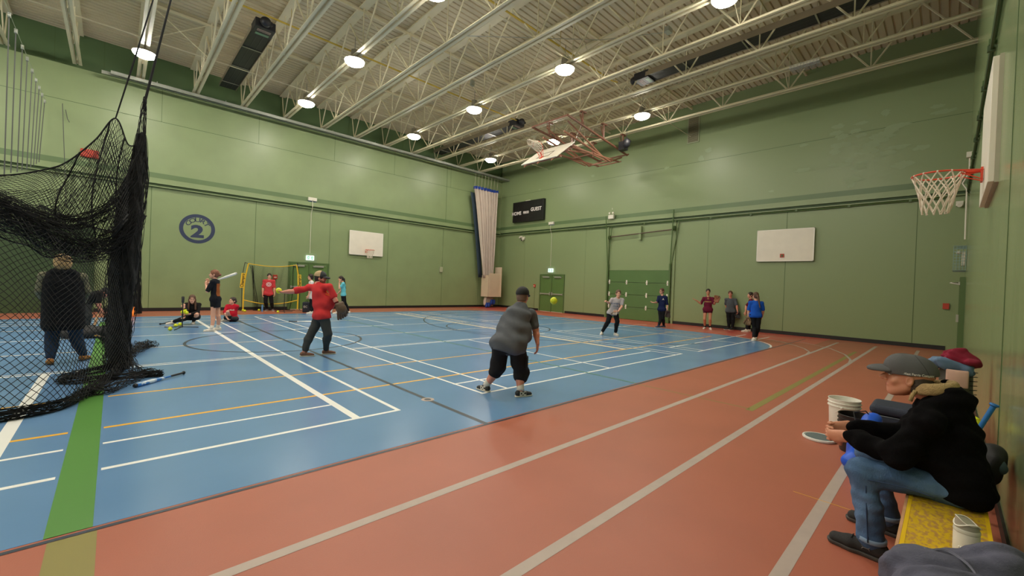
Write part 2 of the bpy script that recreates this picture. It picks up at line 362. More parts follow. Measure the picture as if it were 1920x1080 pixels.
# high-bay lamps
ROWS = [(17.65, 'along the court 2 wall'), (13.1, 'in the second row from that wall'), (8.55, 'in the third row'), (3.8, 'in the row by the bench wall')]
COLS = [14.86, 10.09, 5.32, .55, -4.3, -9.1, -13.9]
COLN = ['closest to the scoreboard wall', 'second from the scoreboard wall', 'third from the scoreboard wall', 'fourth from the scoreboard wall', 'fifth from the scoreboard wall', 'sixth from the scoreboard wall', 'farthest from the scoreboard wall']
for ry, rn in ROWS:
    for cx, cn in zip(COLS, COLN):
        if ry < 4 and cx > 14: continue
        t = thing('ceiling_lamp', f'lit round high-bay lamp {rn}, {cn}', 'ceiling light', (cx, ry, 8.42), 'high-bay ceiling lamps')
        z = 8.36
        m = MB(); m.lathe([(.04, .33), (.11, .32), (.12, .14), (.2, .06), (.30, .0), (.305, -.02), (.29, -.02), (.19, .04), (.1, .1)], (cx, ry, z), 24); m.tube((cx, ry, z+.3), (cx, ry, z+.75), .012, 6)
        m.build('lamp_housing', M_alu, t, smooth=True, angle=40)
        m = MB(); m.lathe([(.29, -.005), (.285, -.05), (.25, -.095), (.18, -.13), (.09, -.15), (0, -.155)], (cx, ry, z), 20)
        m.build('lamp_lens', M_lens, t, smooth=True, label='glowing white lens')
# unlit caged fixture near the right wall
t = thing('ceiling_fixture', 'unlit wire-guarded strip fixture under the last joist near the camera side', 'ceiling light', (14.86, 3.2, 8.4))
m = MB(); m.bb(14.76, 14.96, 2.85, 3.6, 8.42, 8.5)
m.build('fixture_body', mat('fixture_white', (196, 194, 186), rough=.5), t)
m = MB()
for k in range(10): y = 2.83+k*.08; m.path([(14.74, y, 8.48), (14.74, y, 8.36), (14.98, y, 8.36), (14.98, y, 8.48)], .005, 4)
for xx in (14.74, 14.82, 14.9, 14.98): m.tube((xx, 2.83, 8.36), (xx, 3.55, 8.36), .005, 4)
m.build('wire_guard', M_alu, t)
# curtain track rails in front of the far wall
for q, (yy, zz, x0, nm) in enumerate(((20.22, 8.36, -.22, 'front'), (20.42, 8.36, -.45, 'rear'))):
    m = MB(); m.beam((x0, yy, zz), (18.7, yy, zz), .07 if q == 0 else .05, .08); m.beam((x0, yy, zz-.05), (18.7, yy, zz-.05), .03, .03)
    for k in range(9): m.tube((1+k*2.1, yy, zz), (1+k*2.1, yy, zz+.1), .012, 5)
    tag(m.build('curtain_track', M_galv), f'long {nm} galvanised curtain track of the pair along the court 2 wall', 'curtain rail', 'curtain tracks')
# gas pipes
for q, (y, x0, x1, nm) in enumerate(((14.14, -3, 13.15, 'feeding the two far heaters'), (8.8, -3, 13.1, 'feeding the near heater'))):
    m = MB(); m.tube((x0, y, 9.2), (x1, y, 9.15), .028, 8)
    for k in range(int((x1-x0)/3.2)+1): m.tube((x0+k*3.18+.4, y, 9.2), (x0+k*3.18+.4, y, roof_z(y)-.02), .008, 5)
    m.path([(x1, y, 9.15), (x1+.03, y-.06, 9.12), (x1+.04, y-.2, 9.05)], .02, 6)
    tag(m.build('gas_pipe', M_gas), f'thin yellow gas pipe crossing the joists, {nm}', 'pipe', 'gas pipes')
# conduits and small ceiling gear
m = MB(); m.path([(7.5, 10.4, 9.0), (10.6, 7.6, 9.1), (11.9, 6.1, 9.3)], .012, 5); m.box((11.9, 6.1, 9.35), (.25, .16, .14)); m.box((9.8, 12.9, 9.2), (.14, .1, .2))
tag(m.build('ceiling_conduit', M_galv), 'thin grey conduit with junction box slung between the joists', 'conduit')
# tube heaters
M_sticker = mat('heater_label_green', (104, 140, 112), rough=.5); M_stickerw = mat('heater_label_white', (150, 128, 124), rough=.5)
def heater(x, y0, y1, z, label, grp='tube heaters'):
    """burner at y0 (near end), tube running to y1"""
    t = thing('tube_heater', label, 'heater', (x, (y0+y1)/2, z), grp)
    sgn = 1 if y1 > y0 else -1
    m = MB(); w = .29
    prof = [(-w, -.03), (-.26, .17), (-.12, .25), (.12, .25), (.26, .17), (w, -.03)]
    P = [[(x+a, y, z+b) for a, b in prof] for y in (y0+sgn*.45, y1)]
    m.grid(P); r_ = m.build('reflector', mat('reflector_dull', (158, 146, 126), rough=.4, metal=.55), t, smooth=False); solidify(r_, .006, 0)
    m = MB()
    for dx in (-.085, .085): m.tube((x+dx, y0+sgn*.3, z+.04), (x+dx, y1-sgn*.05, z+.04), .05, 10)
    m.bb(x-.2, x+.2, min(y0+sgn*.45, y1), max(y0+sgn*.45, y1), z+.085, z+.09)
    m.bb(x-.265, x+.265, min(y0+sgn*.45, y1), max(y0+sgn*.45, y1), z-.005, z+.0)
    m.build('burner_tube', M_black, t, smooth=True, angle=40)
    m = MB(); n = int(abs(y1-y0)/1.9)
    for k in range(1, n+1):
        yy = y0+(y1-y0)*k/(n+.4); m = MB(); m.bb(x-w, x+w, yy-.02, yy+.02, z-.035, z-.02); m.tube((x-.1, yy, z+.15), (x-.1, yy, roof_z(yy)-.1), .004, 4); m.tube((x+.1, yy, z+.15), (x+.1, yy, roof_z(yy)-.1), .004, 4)
        m.build('hanger_bracket', M_alu, t)
    m = MB(); m.bb(x-.27, x+.27, min(y0, y0+sgn*.55), max(y0, y0+sgn*.55), z-.06, z+.2)
    bx = m.build('burner_box', M_black, t); bevel(bx, .015)
    m = MB(); m.ell((x-.03, y0-sgn*.12, z+.08), (.15, .14, .14)); m.tube((x+.1, y0-sgn*.04, z+.05), (x+.1, y0-sgn*.2, z+.05), .06, 10); m.build('blower', M_black, t, smooth=True, angle=40)
    m = MB(); m.bb(x-.18, x+.18, *sorted((y0+sgn*.38, y0+sgn*.50)), z-.064, z-.06, 0); m.bb(x-.18, x+.18, *sorted((y0+sgn*.14, y0+sgn*.27)), z-.064, z-.06, 1)
    add_text(m, 'RE-VERBER-RAY', (x, y0+sgn*.205, z-.066), (1, 0, 0), (0, 1, 0), .075, 2, .001, sx=.62)
    m.build('label_plate', [M_sticker, M_stickerw, M_black], t)
heater(3.14, 14.4, 20.25, 8.98, 'black tube heater above court 2 sign, shiny reflector seen from below')
heater(13.5, 14.0, 20.85, 8.98, 'black tube heater in the far middle of the ceiling, above the folded hoop')
heater(13.5, 8.0, .2, 8.98, 'long black tube heater running toward the bench wall')
# ceiling vent on the right wall
t = thing('wall_vent', 'tall brown louvred vent high on the right wall', 'vent', (XB, 8.18, 8.8))
m = MB(); m.bb(XB-.03, XB, 7.92, 8.46, 8.2, 9.42); m.build('vent_frame', mat('vent_frame', (150, 156, 124), rough=.5), t)
m = MB()
for k in range(22): m.bb(XB-.05, XB-.028, 7.97, 8.41, 8.26+k*.052, 8.285+k*.052)
m.build('louvres', mat('vent_brown', (112, 96, 74), rough=.6), t)
# ------------------------------------------------------------------ doors, boards, signs on the walls
M_frame = mat('door_frame_green', (84, 108, 62), rough=.4); M_push = mat('push_bar_steel', (186, 184, 172), rough=.3, metal=.5)
M_board = mat('backboard_white', (232, 224, 208), rough=.45, var=.03, vscale=3); M_orange = mat('rim_orange', (214, 72, 44), rough=.4)
M_boardgrey = mat('backboard_edge_grey', (176, 172, 150), rough=.6, var=.05, vscale=5)
M_net = mat('rim_net_cord', (226, 214, 196), rough=.8); M_red2 = mat('fire_red', (186, 62, 44), rough=.4); M_plate = mat('plate_white', (228, 222, 206), rough=.5)
M_exitw = mat('exit_panel_white', (225, 245, 240), emit=((.85, 1, .95), .75)); M_exitg = mat('exit_green', (30, 165, 110), emit=((.02, .40, .2), .4))
M_wire = mat('guard_wire', (150, 162, 150), rough=.4, metal=.4); M_bluetape = mat('blue_film', (48, 96, 150), rough=.6)
def W(axis, u, d, z):   # wall-local to world: axis 'A' far wall (u = x), 'B' right wall (u = y); d = distance out of the wall
    d = d+.006
    return (u, YA-d, z) if axis == 'A' else ((XB-d, u, z) if axis == 'B' else (u, YC+d, z))
def wbox(m, ax, u0, u1, d0, d1, z0, z1, mi=0):
    a = W(ax, u0, d0, z0); b = W(ax, u1, d1, z1)
    m.bb(*sorted((a[0], b[0])), *sorted((a[1], b[1])), *sorted((a[2], b[2])), mi); return m
def uaxis(ax): return {'A': (1, 0, 0), 'B': (0, -1, 0), 'C': (-1, 0, 0)}[ax]
def double_door(n, ax, u0, u1, h):
    m = MB(); wbox(m, ax, u0-.07, u1+.07, 0, .035, h, h+.07); wbox(m, ax, u0-.07, u0, 0, .035, 0, h); wbox(m, ax, u1, u1+.07, 0, .035, 0, h)
    wbox(m, ax, u0, u1, .0, .03, .0, .015, 1); c = (u0+u1)/2; wbox(m, ax, c-.03, c+.03, .005, .045, 0, h)
    fr = struct(m, f'door_{n}', [M_frame, M_plate])
    for s in (-1, 1):
        a, b = sorted((c+s*.035, u0+.01 if s < 0 else u1-.01))
        m = MB(); wbox(m, ax, a, b, 0, .022, .02, h-.005); lf = m.build('door_leaf', M_door, fr)
        m = MB(); wbox(m, ax, a+.05, b-.05, .03, .075, 1.02, 1.09); wbox(m, ax, c+s*.05, c+s*.12, .03, .1, .98, 1.16); wbox(m, ax, *sorted((b-.06 if s > 0 else a+.06, b-.01 if s > 0 else a+.01)), .02, .07, 1.0, 1.11)
        m.build('push_bar', M_push, lf)
        m = MB(); wbox(m, ax, a+.12, b-.2, .02, .09, h-.14, h-.07); wbox(m, ax, a+.2, b-.1, .06, .075, h-.06, h-.045); m.build('door_closer', M_push, lf)
    return fr
double_door(1, 'A', 5.86, 7.54, 2.14); double_door(2, 'B', 15.35, 17.13, 2.15)
def exit_sign(ax, u, z, label):
    t = thing('exit_sign', label, 'exit sign', W(ax, u, .03, z), 'lit exit signs'); e = uaxis(ax)
    m = MB(); wbox(m, ax, u-.17, u+.17, .03, .10, z-.11, z+.11); m.build('sign_box', M_exitw, t)
    m = MB()
    for s in (-1, 1):
        cu = u+s*.085*1.0
        wbox(m, ax, cu-.045, cu+.045, .10, .104, z-.075, z+.075, 0)
        o = V3(W(ax, cu, .106, z)); ey = V3(0, 0, 1); ex = V3(e)
        def blob(pts): m.add([o+ex*a+ey*b for a, b in pts], [tuple(range(len(pts)))], 1)
        blob([(-.006+.012*cos(k*pi/4), .05+.012*sin(k*pi/4)) for k in range(8)]); blob([(-.018, .03), (.014, .034), (.01, -.01), (-.012, -.012)])
        blob([(-.012, -.01), (.0, -.01), (-.02, -.058), (-.032, -.05)]); blob([(.0, -.01), (.012, -.008), (.034, -.04), (.024, -.052)]); blob([(.012, .032), (.036, .012), (.03, .004), (.01, .02)])
    m.build('running_figure_panel', [M_exitg, M_exitw], t)
    m = MB()
    for k in range(9):
        a = u-.24+k*.06; m.path([W(ax, a, .0, z+.2), W(ax, a, .2, z+.2), W(ax, a, .2, z-.18), W(ax, a, 0, z-.18)], .003, 4)
    for k in range(7): zz = z-.18+k*.063; m.path([W(ax, u-.24, 0, zz), W(ax, u-.24, .2, zz), W(ax, u+.24, .2, zz), W(ax, u+.24, 0, zz)], .003, 4)
    m.build('wire_guard', M_wire, t)
exit_sign('A', 6.70, 2.43, 'lit green running-man exit sign in a wire guard above the doors by the yellow net')
exit_sign('B', 16.32, 2.45, 'lit green running-man exit sign in a wire guard above the doors under the scoreboard')
def emergency_light(ax, u, z, zb, label):
    t = thing('emergency_light', label, 'emergency light', W(ax, u, .0, z), 'battery lights with conduits')
    m = MB(); wbox(m, ax, u-.19, u+.19, .0, .12, z+.0, z+.16); bevel(m.build('battery_box', M_plate, t), .01)
    m = MB(); wbox(m, ax, u-.18, u+.18, .001, .03, z-.13, z+.0); m.build('blue_strip', M_bluetape, t)
    m = MB(); m.tube(W(ax, u-.01, .13, z+.02), W(ax, u-.01, .15, z-.3), .012, 6); m.ell(W(ax, u, .15, z+.03), (.03, .03, .03)); m.path([W(ax, u-.01, .15, z-.3), W(ax, u-.02, .02, z-.6), W(ax, u-.02, .02, zb)], .010, 6)
    m.build('conduit', M_plate, t)
emergency_light('A', 6.72, 5.12, 2.65, 'white battery box with blue strip and conduit above the court 2 wall exit')
emergency_light('B', 16.4, 5.16, 2.68, 'white battery box with blue strip and conduit right of the scoreboard')
t = thing('emergency_light', 'white twin-head emergency light on the ledge above the folding panel door', 'emergency light', (XB-.1, 12.25, 5.2))
m = MB(); wbox(m, 'B', 12.07, 12.38, .1, .22, 5.12, 5.32); bevel(m.build('battery_box', M_plate, t), .01)
m = MB()
for u in (12.12, 12.32): m.tube(W('B', u, .16, 5.32), W('B', u, .16, 5.4), .012, 6); m.lathe([(.0, 0), (.045, .0), (.05, .07), (.0, .075)], W('B', u, .13, 5.42), 12, axis=(-1, 0, 0))
m.tube(W('B', 12.18, .16, 5.6), W('B', 12.18, .16, 5.68), .012, 6); m.build('lamp_head', M_plate, t)
# scoreboard
t = thing('scoreboard', 'black electronic scoreboard reading HOME, PERIOD and GUEST on the right wall', 'scoreboard', (XB, 18.3, 5.5))
m = MB(); wbox(m, 'B', 16.98, 19.62, .0, .2, 5.50, 6.78); wbox(m, 'B', 18.15, 18.55, .05, .15, 6.78, 6.82, 1)
bevel(m.build('cabinet', [mat('scoreboard_black', (24, 23, 24), rough=.35), M_plate], t), .01)
for tx, y_, z_, sz, sx_ in (('HOME', 19.26, 6.05, .30, 1), ('PERIOD', 18.42, 6.06, .2, .72), ('GUEST', 17.57, 6.19, .30, 1)):
    m = MB(); add_text(m, tx, (XB-.212, y_, z_), (0, -1, 0), (0, 0, 1), sz, 0, .008, sx=sx_); m.build('lettering', mat('lettering_white', (238, 230, 226), rough=.5), t)
m = MB()
for a, b in ((19.35, 6.36), (19.1, 6.36), (17.7, 6.42), (17.45, 6.42), (18.55, 6.42), (18.3, 6.42), (18.55, 5.72), (18.75, 5.72), (18.2, 5.75)):
    o = V3(XB-.2105, a, b)
    for dx, dz, hor in ((0, .1, 1), (0, 0, 1), (0, -.1, 1), (-.05, .05, 0), (.05, .05, 0), (-.05, -.05, 0), (.05, -.05, 0)):
        hw, hh = (.045, .008) if hor else (.008, .042); m.add([o+V3(0, dx+p, dz+q) for p, q in ((-hw, -hh), (hw, -hh), (hw, hh), (-hw, hh))], [(0, 1, 2, 3)])
m.build('digit_segments', mat('digit_off', (40, 40, 40), rough=.4), t)
# fire pulls
for ax, u, z, lab in (('A', 5.25, 1.47, 'red fire alarm pull with conduit behind the yellow net'), ('B', 17.62, 1.5, 'small orange-red fire alarm pull left of the scoreboard wall doors')):
    t = thing('fire_alarm_pull', lab, 'fire alarm', W(ax, u, 0, z), 'fire alarm pulls')
    m = MB(); wbox(m, ax, u-.09, u+.09, .0, .07, z-.1, z+.1) if ax == 'A' else wbox(m, ax, u-.08, u+.08, .0, .06, z-.09, z+.09); bevel(m.build('pull_box', M_red2, t), .01)
    m = MB(); wbox(m, ax, u-.05, u+.05, .06, .078, z-.03, z+.01); m.build('handle', M_plate, t)
    m = MB(); m.tube(W(ax, u, .02, z-.1), W(ax, u, .02, .13), .012, 6); m.build('conduit', M_wall, t)
# thermostat with conduit on the far wall
t = thing('thermostat', 'small thermostat box on a thin conduit right of the far backboard', 'thermostat', W('A', 14.1, 0, 2.3))
m = MB(); wbox(m, 'A', 14.0, 14.2, 0, .08, 2.1, 2.42); bevel(m.build('housing', mat('thermostat_beige', (168, 170, 140), rough=.5), t), .01)
m = MB(); m.tube(W('A', 14.16, .02, 2.42), W('A', 14.22, .02, 4.7), .012, 6); m.build('conduit', M_wall, t)
# red box high on far wall behind net
t = thing('red_sign_box', 'flat red box high on the wall behind the batting net', 'sign', W('A', -.7, 0, 5.5))
m = MB(); wbox(m, 'A', -.93, -.47, 0, .12, 5.42, 5.70); bevel(m.build('box_body', M_red2, t), .03)
# court number roundel painted on the far wall
RC = (2.40, 3.30); m = MB(); RY = .585
def ringp(r0, r1, mi=0, n=72):
    P = [[(RC[0]+r*cos(2*pi*k/n), YA-.005, RC[1]+r*sin(2*pi*k/n)) for k in range(n+1)] for r in (r0, r1)]; m.grid(P, mi)
ringp(.455, .585)
add_text(m, '2', (RC[0], YA-.006, RC[1]-.13), (1, 0, 0), (0, 0, 1), .66, 0, .03, sx=1.25)
for k, ch in enumerate('COURT'):
    a = radians(90+56-k*28); V, F = text_mesh(ch, .235, .003)
    er = V3(cos(a-pi/2), 0, sin(a-pi/2)); eu = V3(cos(a), 0, sin(a)); o = V3(RC[0], YA-.006, RC[1])+eu*.35
    m.add([o+er*p[0]*1.25+eu*p[1] for p in V], F, 0)
tag(m.build('court_emblem', mat('emblem_navy', (44, 54, 84), rough=.5)), 'round navy COURT 2 emblem painted on the far wall', 'wall emblem')
# wall backboards
def rim_and_net(t, c, n_out, up, R=.228, bracket=.2, twist=0, cord=.006, netlen=.45, nn=12, hang=None, rows=5):
    """c = ring centre, n_out = unit from board to court, up = ring normal"""
    c = V3(c); n = unit(n_out); up = unit(up); s = np.cross(n, up)
    P = [c+R*(cos(2*pi*k/40)*n+sin(2*pi*k/40)*s) for k in range(40)]
    m = MB(); m.path(P, .010, 8, closed=True)
    w0 = c-n*(R+bracket)
    m.box(w0+n*.01-up*.05, (.02, .12, .16), ax=(n, s, up))
    for sg in (-1, 1):
        m.tube(w0+s*sg*.05, c-n*R*.55+s*sg*R*.83, .009, 6); m.tube(w0+s*sg*.05-up*.11, c-n*R*.8+s*sg*R*.5-up*.02, .007, 6)
    m.tube(w0, c-n*R, .02, 8)
    r_ = m.build('rim', M_orange, t, smooth=True, angle=40, label='orange rim')
    hang = unit(hang) if hang is not None else -up
    m = MB(); rad = lambda v: R*(1-.72*v+.22*v*v)
    def pt(k, v, tw):
        a = 2*pi*(k+tw)/nn; base = c+rad(v)*(cos(a)*n+sin(a)*s)
        j = .012*sin(7.3*k+5*v); return base+hang*netlen*v+j*n*v+.012*sin(3.1*k+9*v)*s*v
    for k in range(nn):
        for sg in (-1, 1):
            pts = []
            for q in range(rows*4+1):
                v = q/(rows*4); tw = sg*(v*rows*.5); 
                pts.append(pt(k, v, tw))
            m.path(pts, cord, 5)
    for k in range(nn): m.ell(pt(k, 0, 0), .014, 6, 4)
    m.build('net', M_net, t, label='cream corded net')
    return r_
def board(ax, u0, u1, z0, z1, label, thick=.045, d0=.06, rim=None, bracket_only=None):
    t = thing('basketball_backboard', label, 'basketball hoop', W(ax, (u0+u1)/2, 0, z0), 'wall basketball boards')
    m = MB(); wbox(m, ax, u0, u1, d0, d0+thick, z0, z1); bevel(m.build('board', M_board, t), .006)
    m = MB()
    for a, b, c_, d_ in ((u0, u1, z0, z0+.03), (u0, u1, z1-.03, z1), (u0, u0+.03, z0, z1), (u1-.03, u1, z0, z1)): wbox(m, ax, a, b, d0+thick, d0+thick+.004, c_, d_)
    m.build('border', mat('border_offwhite', (240, 234, 222), rough=.4), t)
    m = MB(); 
    for a in (u0+.3, u1-.3): wbox(m, ax, a-.04, a+.04, 0, d0, z0+.1, z1-.1)
    m.build('wall_mount', M_boardgrey, t)
    return t
t = board('A', 8.53, 10.33, 2.75, 3.97, 'white backboard with orange rim and net on the court 2 wall')
rim_and_net(t, (9.43, YA-.105-.2-.228, 3.02), (0, -1, 0), (0, 0, 1), netlen=.42)
t = board('B', 3.5, 5.4, 2.82, 4.06, 'white backboard without a rim on the right wall, red bracket only')
m = MB(); wbox(m, 'B', 4.44, 4.58, .105, .125, 2.97, 3.11); wbox(m, 'B', 4.48, 4.54, .125, .14, 3.0, 3.08, 1); bevel(m.build('rim_bracket', [M_red2, M_frame], t), .005)
# near hoop on the bench wall
t = thing('basketball_backboard', 'nearest white backboard with red-orange rim and net on the bench wall', 'basketball hoop', (7.2, YC, 2.75), 'wall basketball boards')
m = MB(); m.bb(6.35, 8.05, YC+.03, YC+.075, 2.76, 4.02); bevel(m.build('board', M_board, t), .004)
m = MB(); m.bb(6.34, 8.06, YC+.0, YC+.03, 2.75, 4.03); m.build('edge_frame', M_boardgrey, t, label='grey weathered edge')
rim_and_net(t, (7.15, .145, 3.05), (0, 1, 0), (0, 0, 1), bracket=.135, cord=.0075, netlen=.46)
# surface raceway, conduit and guarded horn at the far end of the bench wall
t = thing('wall_conduit', 'white bent conduit dropping from the ledge near the corner to a guarded light', 'pipe', (17.6, YC, 3))
m = MB(); m.path([(17.4, YC+.03, 5.6), (17.4, YC+.03, 5.25), (17.4, YC+.06, 5.1), (17.45, YC+.15, 4.9), (17.45, YC+.06, 4.72), (17.45, YC+.05, 3.3)], .02, 8); m.bb(17.3, 17.5, YC, YC+.1, 5.6, 5.75)
m.build('conduit', M_plate, t, smooth=True, angle=40)
t = thing('guarded_emergency_light', 'white emergency light behind a wire guard above the corner door', 'emergency light', (17.5, YC, 2.7))
m = MB(); m.bb(17.3, 17.6, YC+.03, YC+.10, 2.55, 2.95); m.ell((17.3, YC+.16, 2.92), (.07, .06, .05)); bevel(m.build('light_body', M_plate, t), .008)
m = MB()
for k in range(9): z = 2.4+k*.085; m.path([(17.0, YC+.008, z), (17.0, YC+.26, z), (17.9, YC+.26, z), (17.9, YC+.008, z)], .006, 4)
for k in range(10): x = 17.0+k*.1; m.path([(x, YC+.008, 3.08), (x, YC+.26, 3.08), (x, YC+.26, 2.4), (x, YC+.008, 2.4)], .006, 4)
for k in range(4): m.path([(17.0, YC+.06*k+.02, 3.08), (17.0, YC+.06*k+.02, 2.4)], .006, 4)
m.build('wire_guard', mat('guard_blue_grey', (150, 176, 172), rough=.4, metal=.3), t)
m = MB(); m.bb(17.1, 17.18, YC, YC+.11, 0, 2.14); m.bb(18.2, 18.28, YC, YC+.11, 0, 2.14); m.bb(17.1, 18.28, YC, YC+.11, 2.14, 2.22)
dr = struct(m, 'door_3', M_frame); m = MB(); m.bb(17.18, 18.2, YC, YC+.05, 0, 2.14); m.build('door_leaf', M_door, dr)
m = MB(); m.path([(17.4, YC+.06, 2.0), (17.5, YC+.3, 2.06), (17.9, YC+.12, 2.08)], .018, 6); m.bb(17.7, 18.1, YC+.05, YC+.14, 2.02, 2.1); m.build('door_closer', M_push, dr)
m = MB(); m.bb(17.25, 18.1, YC+.07, YC+.13, 1.0, 1.08); m.bb(17.22, 17.3, YC+.05, YC+.16, .95, 1.16); m.build('push_bar', M_push, dr)
tag(MB().bb(XB-.06, XB, .0, .14, 1.28, 1.46).build('fire_alarm_pull', M_red2), 'orange-red alarm pull by the far corner door of the bench wall', 'fire alarm', 'fire alarm pulls')
tag(MB().tube((XB-.03, -.12, 4.5), (XB-.18, -.12, 4.46), .06, 10).bb(XB-.1, XB, -.2, -.04, 4.46, 4.6).build('security_camera', M_plate), 'small white camera under the ledge in the far right corner', 'camera')
t = thing('security_camera', 'small twin camera on the right wall just right of the hanging curtain', 'camera', (XB, 19.0, 4.4))
m = MB(); m.tube((XB, 18.9, 4.6), (XB-.2, 18.9, 4.55), .05, 10); m.tube((XB, 18.7, 4.45), (XB-.22, 18.7, 4.35), .07, 12); m.bb(XB-.08, XB, 18.6, 19.1, 4.5, 4.56); m.build('camera_body', M_plate, t, smooth=True, angle=40)
m = MB(); m.tube((XB-.22, 18.7, 4.35), (XB-.235, 18.7, 4.345), .05, 12); m.build('lens', M_black, t)
# pipes under the ledges
def pipe_run(label, axis, pos, a0, a1, z, r, mt, wob=.0, n=12):
    m = MB(); P = []
    for k in range(n+1):
        u = a0+(a1-a0)*k/n; P.append((u, pos, z+wob*sin(k*2.1)) if axis == 'x' else (pos, u, z+wob*sin(k*2.1)))
    m.path(P, r, 6)
    for k in range(0, n): u = a0+(a1-a0)*(k+.5)/n; m.box((u, pos, z) if axis == 'x' else (pos, u, z), (.05, .07, .07))
    return tag(m.build('wall_pipe', mt), label, 'pipe')
pipe_run('dark green conduit run under the ledge of the right wall', 'y', XB-.07, .2, 19.0, 4.74, .022, M_frame, .012)
pipe_run('pair of painted pipes under the bench wall ledge, thicker green one', 'x', YC+.035, 1.4, 18.3, 4.74, .024, M_frame)
pipe_run('pair of painted pipes under the bench wall ledge, slimmer darker one', 'x', YC+.045, 1.4, 18.3, 4.66, .018, M_dark)
# folded panel door on right wall
m = MB(); PD = (9.04, 12.29); GT = 2.47
wbox(m, 'B', PD[0]-.1, PD[1]+.1, 0, .05, GT, GT+.08)
dr = struct(m, 'door_4', M_wall)
M_pd = mat('panel_door_green', (88, 118, 68), rough=.35, var=.05, vscale=2)
for k in range(4):
    z0 = k*GT/4+.01; z1 = (k+1)*GT/4-.008
    m = MB(); wbox(m, 'B', PD[0], PD[1], 0.0, .05, z0, z1); p = m.build('door_panel', M_pd, dr); bevel(p, .008)
    m = MB()
    if k:
        for u in (PD[0]+.05, PD[0]+1.1, PD[0]+2.2, PD[1]-.05): wbox(m, 'B', u-.035, u+.035, .05, .07, z0-.11, z0+.11); m.tube(W('B', u-.06, .08, z0-.01), W('B', u+.06, .08, z0-.01), .014, 6)
        m.build('hinge', M_plate, p)
t = thing('door_track_frame', 'dark steel tracks, spring shaft and straps of the overhead panel door', 'door hardware', (XB, 10.67, 0))
for u in (PD[0]-.06, PD[1]+.06):
    s = 1 if u > 10 else -1
    m = MB(); wbox(m, 'B', u-.04, u+.04, .05, .14, 0, GT+.3); m.tube(W('B', u, .12, GT+.1), W('B', u+.12*s*1.0, .28 if s > 0 else .22, 5.25), .028, 6); m.tube(W('B', u+s*.02, .08, GT+.1), W('B', u-.14*s if s > 0 else u-.34, .08, 4.75), .018, 6)
    m.build('side_track', M_frame, t)
m = MB(); m.tube(W('B', PD[0]-.12, .14, 4.35), W('B', PD[1]-.05, .14, 4.18), .028, 8); m.build('spring_shaft', mat('shaft_brown', (88, 70, 56), rough=.5), t)
m = MB()
for u, z in ((PD[0]-.22, 4.4), (PD[1]-.02, 4.15)): m.lathe([(0, -.04), (.11, -.04), (.11, -.02), (.05, -.01), (.05, .01), (.11, .02), (.11, .04), (0, .04)], W('B', u, .16, z), 14, axis=(0, 1, 0))
m.build('cable_drum', M_frame, t, smooth=True, angle=30)
m = MB(); wbox(m, 'B', 10.5, 10.62, .0, .16, 3.95, 4.62); m.build('centre_bracket', M_wall, t)
for u, lab in ((8.84, 'right'), (12.44, 'left')):
    tag(MB().bb(XB-.06, XB, u-.05, u+.05, 0, 4.75).build('door_jamb_strip', M_wall), f'flat green jamb strip at the {lab} of the panel door', 'trim', 'panel door jamb strips')
# dark recess / folded bleacher panel on far wall behind the net
m = MB(); wbox(m, 'A', -9.5, -.5, .0, .06, .0, 2.98); wbox(m, 'A', -9.5, -.5, .06, .10, 2.9, 2.98)
for k in range(10): wbox(m, 'A', -9.5, -.5, .06, .064, .28+k*.27, .285+k*.27)
tag(m.build('folding_partition', mat('partition_dark_green', (56, 76, 44), rough=.5, var=.06, vscale=2)), 'wide dark green folded wall unit behind the batting net', 'partition')
# curtain in the far corner
def curtain():
    t = thing('divider_curtain', 'bunched cream divider curtain with blue top band in the far corner', 'curtain', (17.0, 20.4, .2))
    zt, zb = 7.50, 1.9; nu, nv = 140, 26; P = []
    for j in range(nv+1):
        v = j/nv; z = zt+(zb-zt)*v; e = v**.85
        x0 = 15.92+(16.88-15.92)*e**.9; x1 = 17.80+(17.68-17.80)*e
        P.append([(x0+(x1-x0)*u, 20.34+.13*(1-.3*v)*sin(u*2*pi*9+.9*sin(3*v)+1.5*sin(u*9))+.04*sin(u*97+v*4), z-(0 if v else 0)) for u in np.linspace(0, 1, nu+1)])
    Q = np.array(P)
    m = MB(); m.grid(Q); o = m.build('curtain_panel', mat('curtain_cream', (206, 190, 176), rough=.9, var=.05, vscale=3), t, smooth=True); solidify(o, .01)
    m = MB(); R_ = Q[:2].copy(); R_[1] = R_[0]; R_[1][:, 2] -= .17; R_[:, :, 1] -= .012; m.grid(R_); o = m.build('top_band', mat('curtain_blue', (34, 66, 152), rough=.8), t); solidify(o, .01)
    m = MB()
    for k in range(8): x = 15.95+k*.26; m.tube((x, 20.36, zt), (x, 20.3, 8.33), .006, 4)
    m.build('hanging_cord', M_net, t)
    P = []
    for j in range(13):
        v = j/12; z = .72-.6*v; x0 = 17.1-.08*sin(v*3); x1 = 17.62+.12*v
        P.append([(x0+(x1-x0)*u, 20.3+.1*sin(u*2*pi*7+v*2)+.05*v, z+.03*sin(u*20)) for u in np.linspace(0, 1, 90)])
    m = MB(); m.grid(P); o = m.build('curtain_tail', MATS['curtain_cream'], t, smooth=True); solidify(o, .01)
    m = MB()
    for k in range(9): m.ell((17.08+k*.075, 20.2+.05*sin(k*2.2), .12+.10*abs(sin(k*1.7))+(.16 if k > 4 else 0)), (.085, .09, .12 if k < 5 else .17), 10, 7)
    m.build('bottom_band', MATS['curtain_blue'], t, smooth=True)
curtain()
t = thing('curtain_box', 'cream storage box with open leaf wrapped round the bottom of the corner curtain', 'cabinet', (17.3, 20.2, .65))
M_cab = mat('cabinet_cream', (218, 196, 170), rough=.55, var=.03, vscale=3)
m = MB(); m.bb(17.05, 17.98, 19.95, 20.0, .70, 2.18); bevel(m.build('door_leaf', M_cab, t), .006)
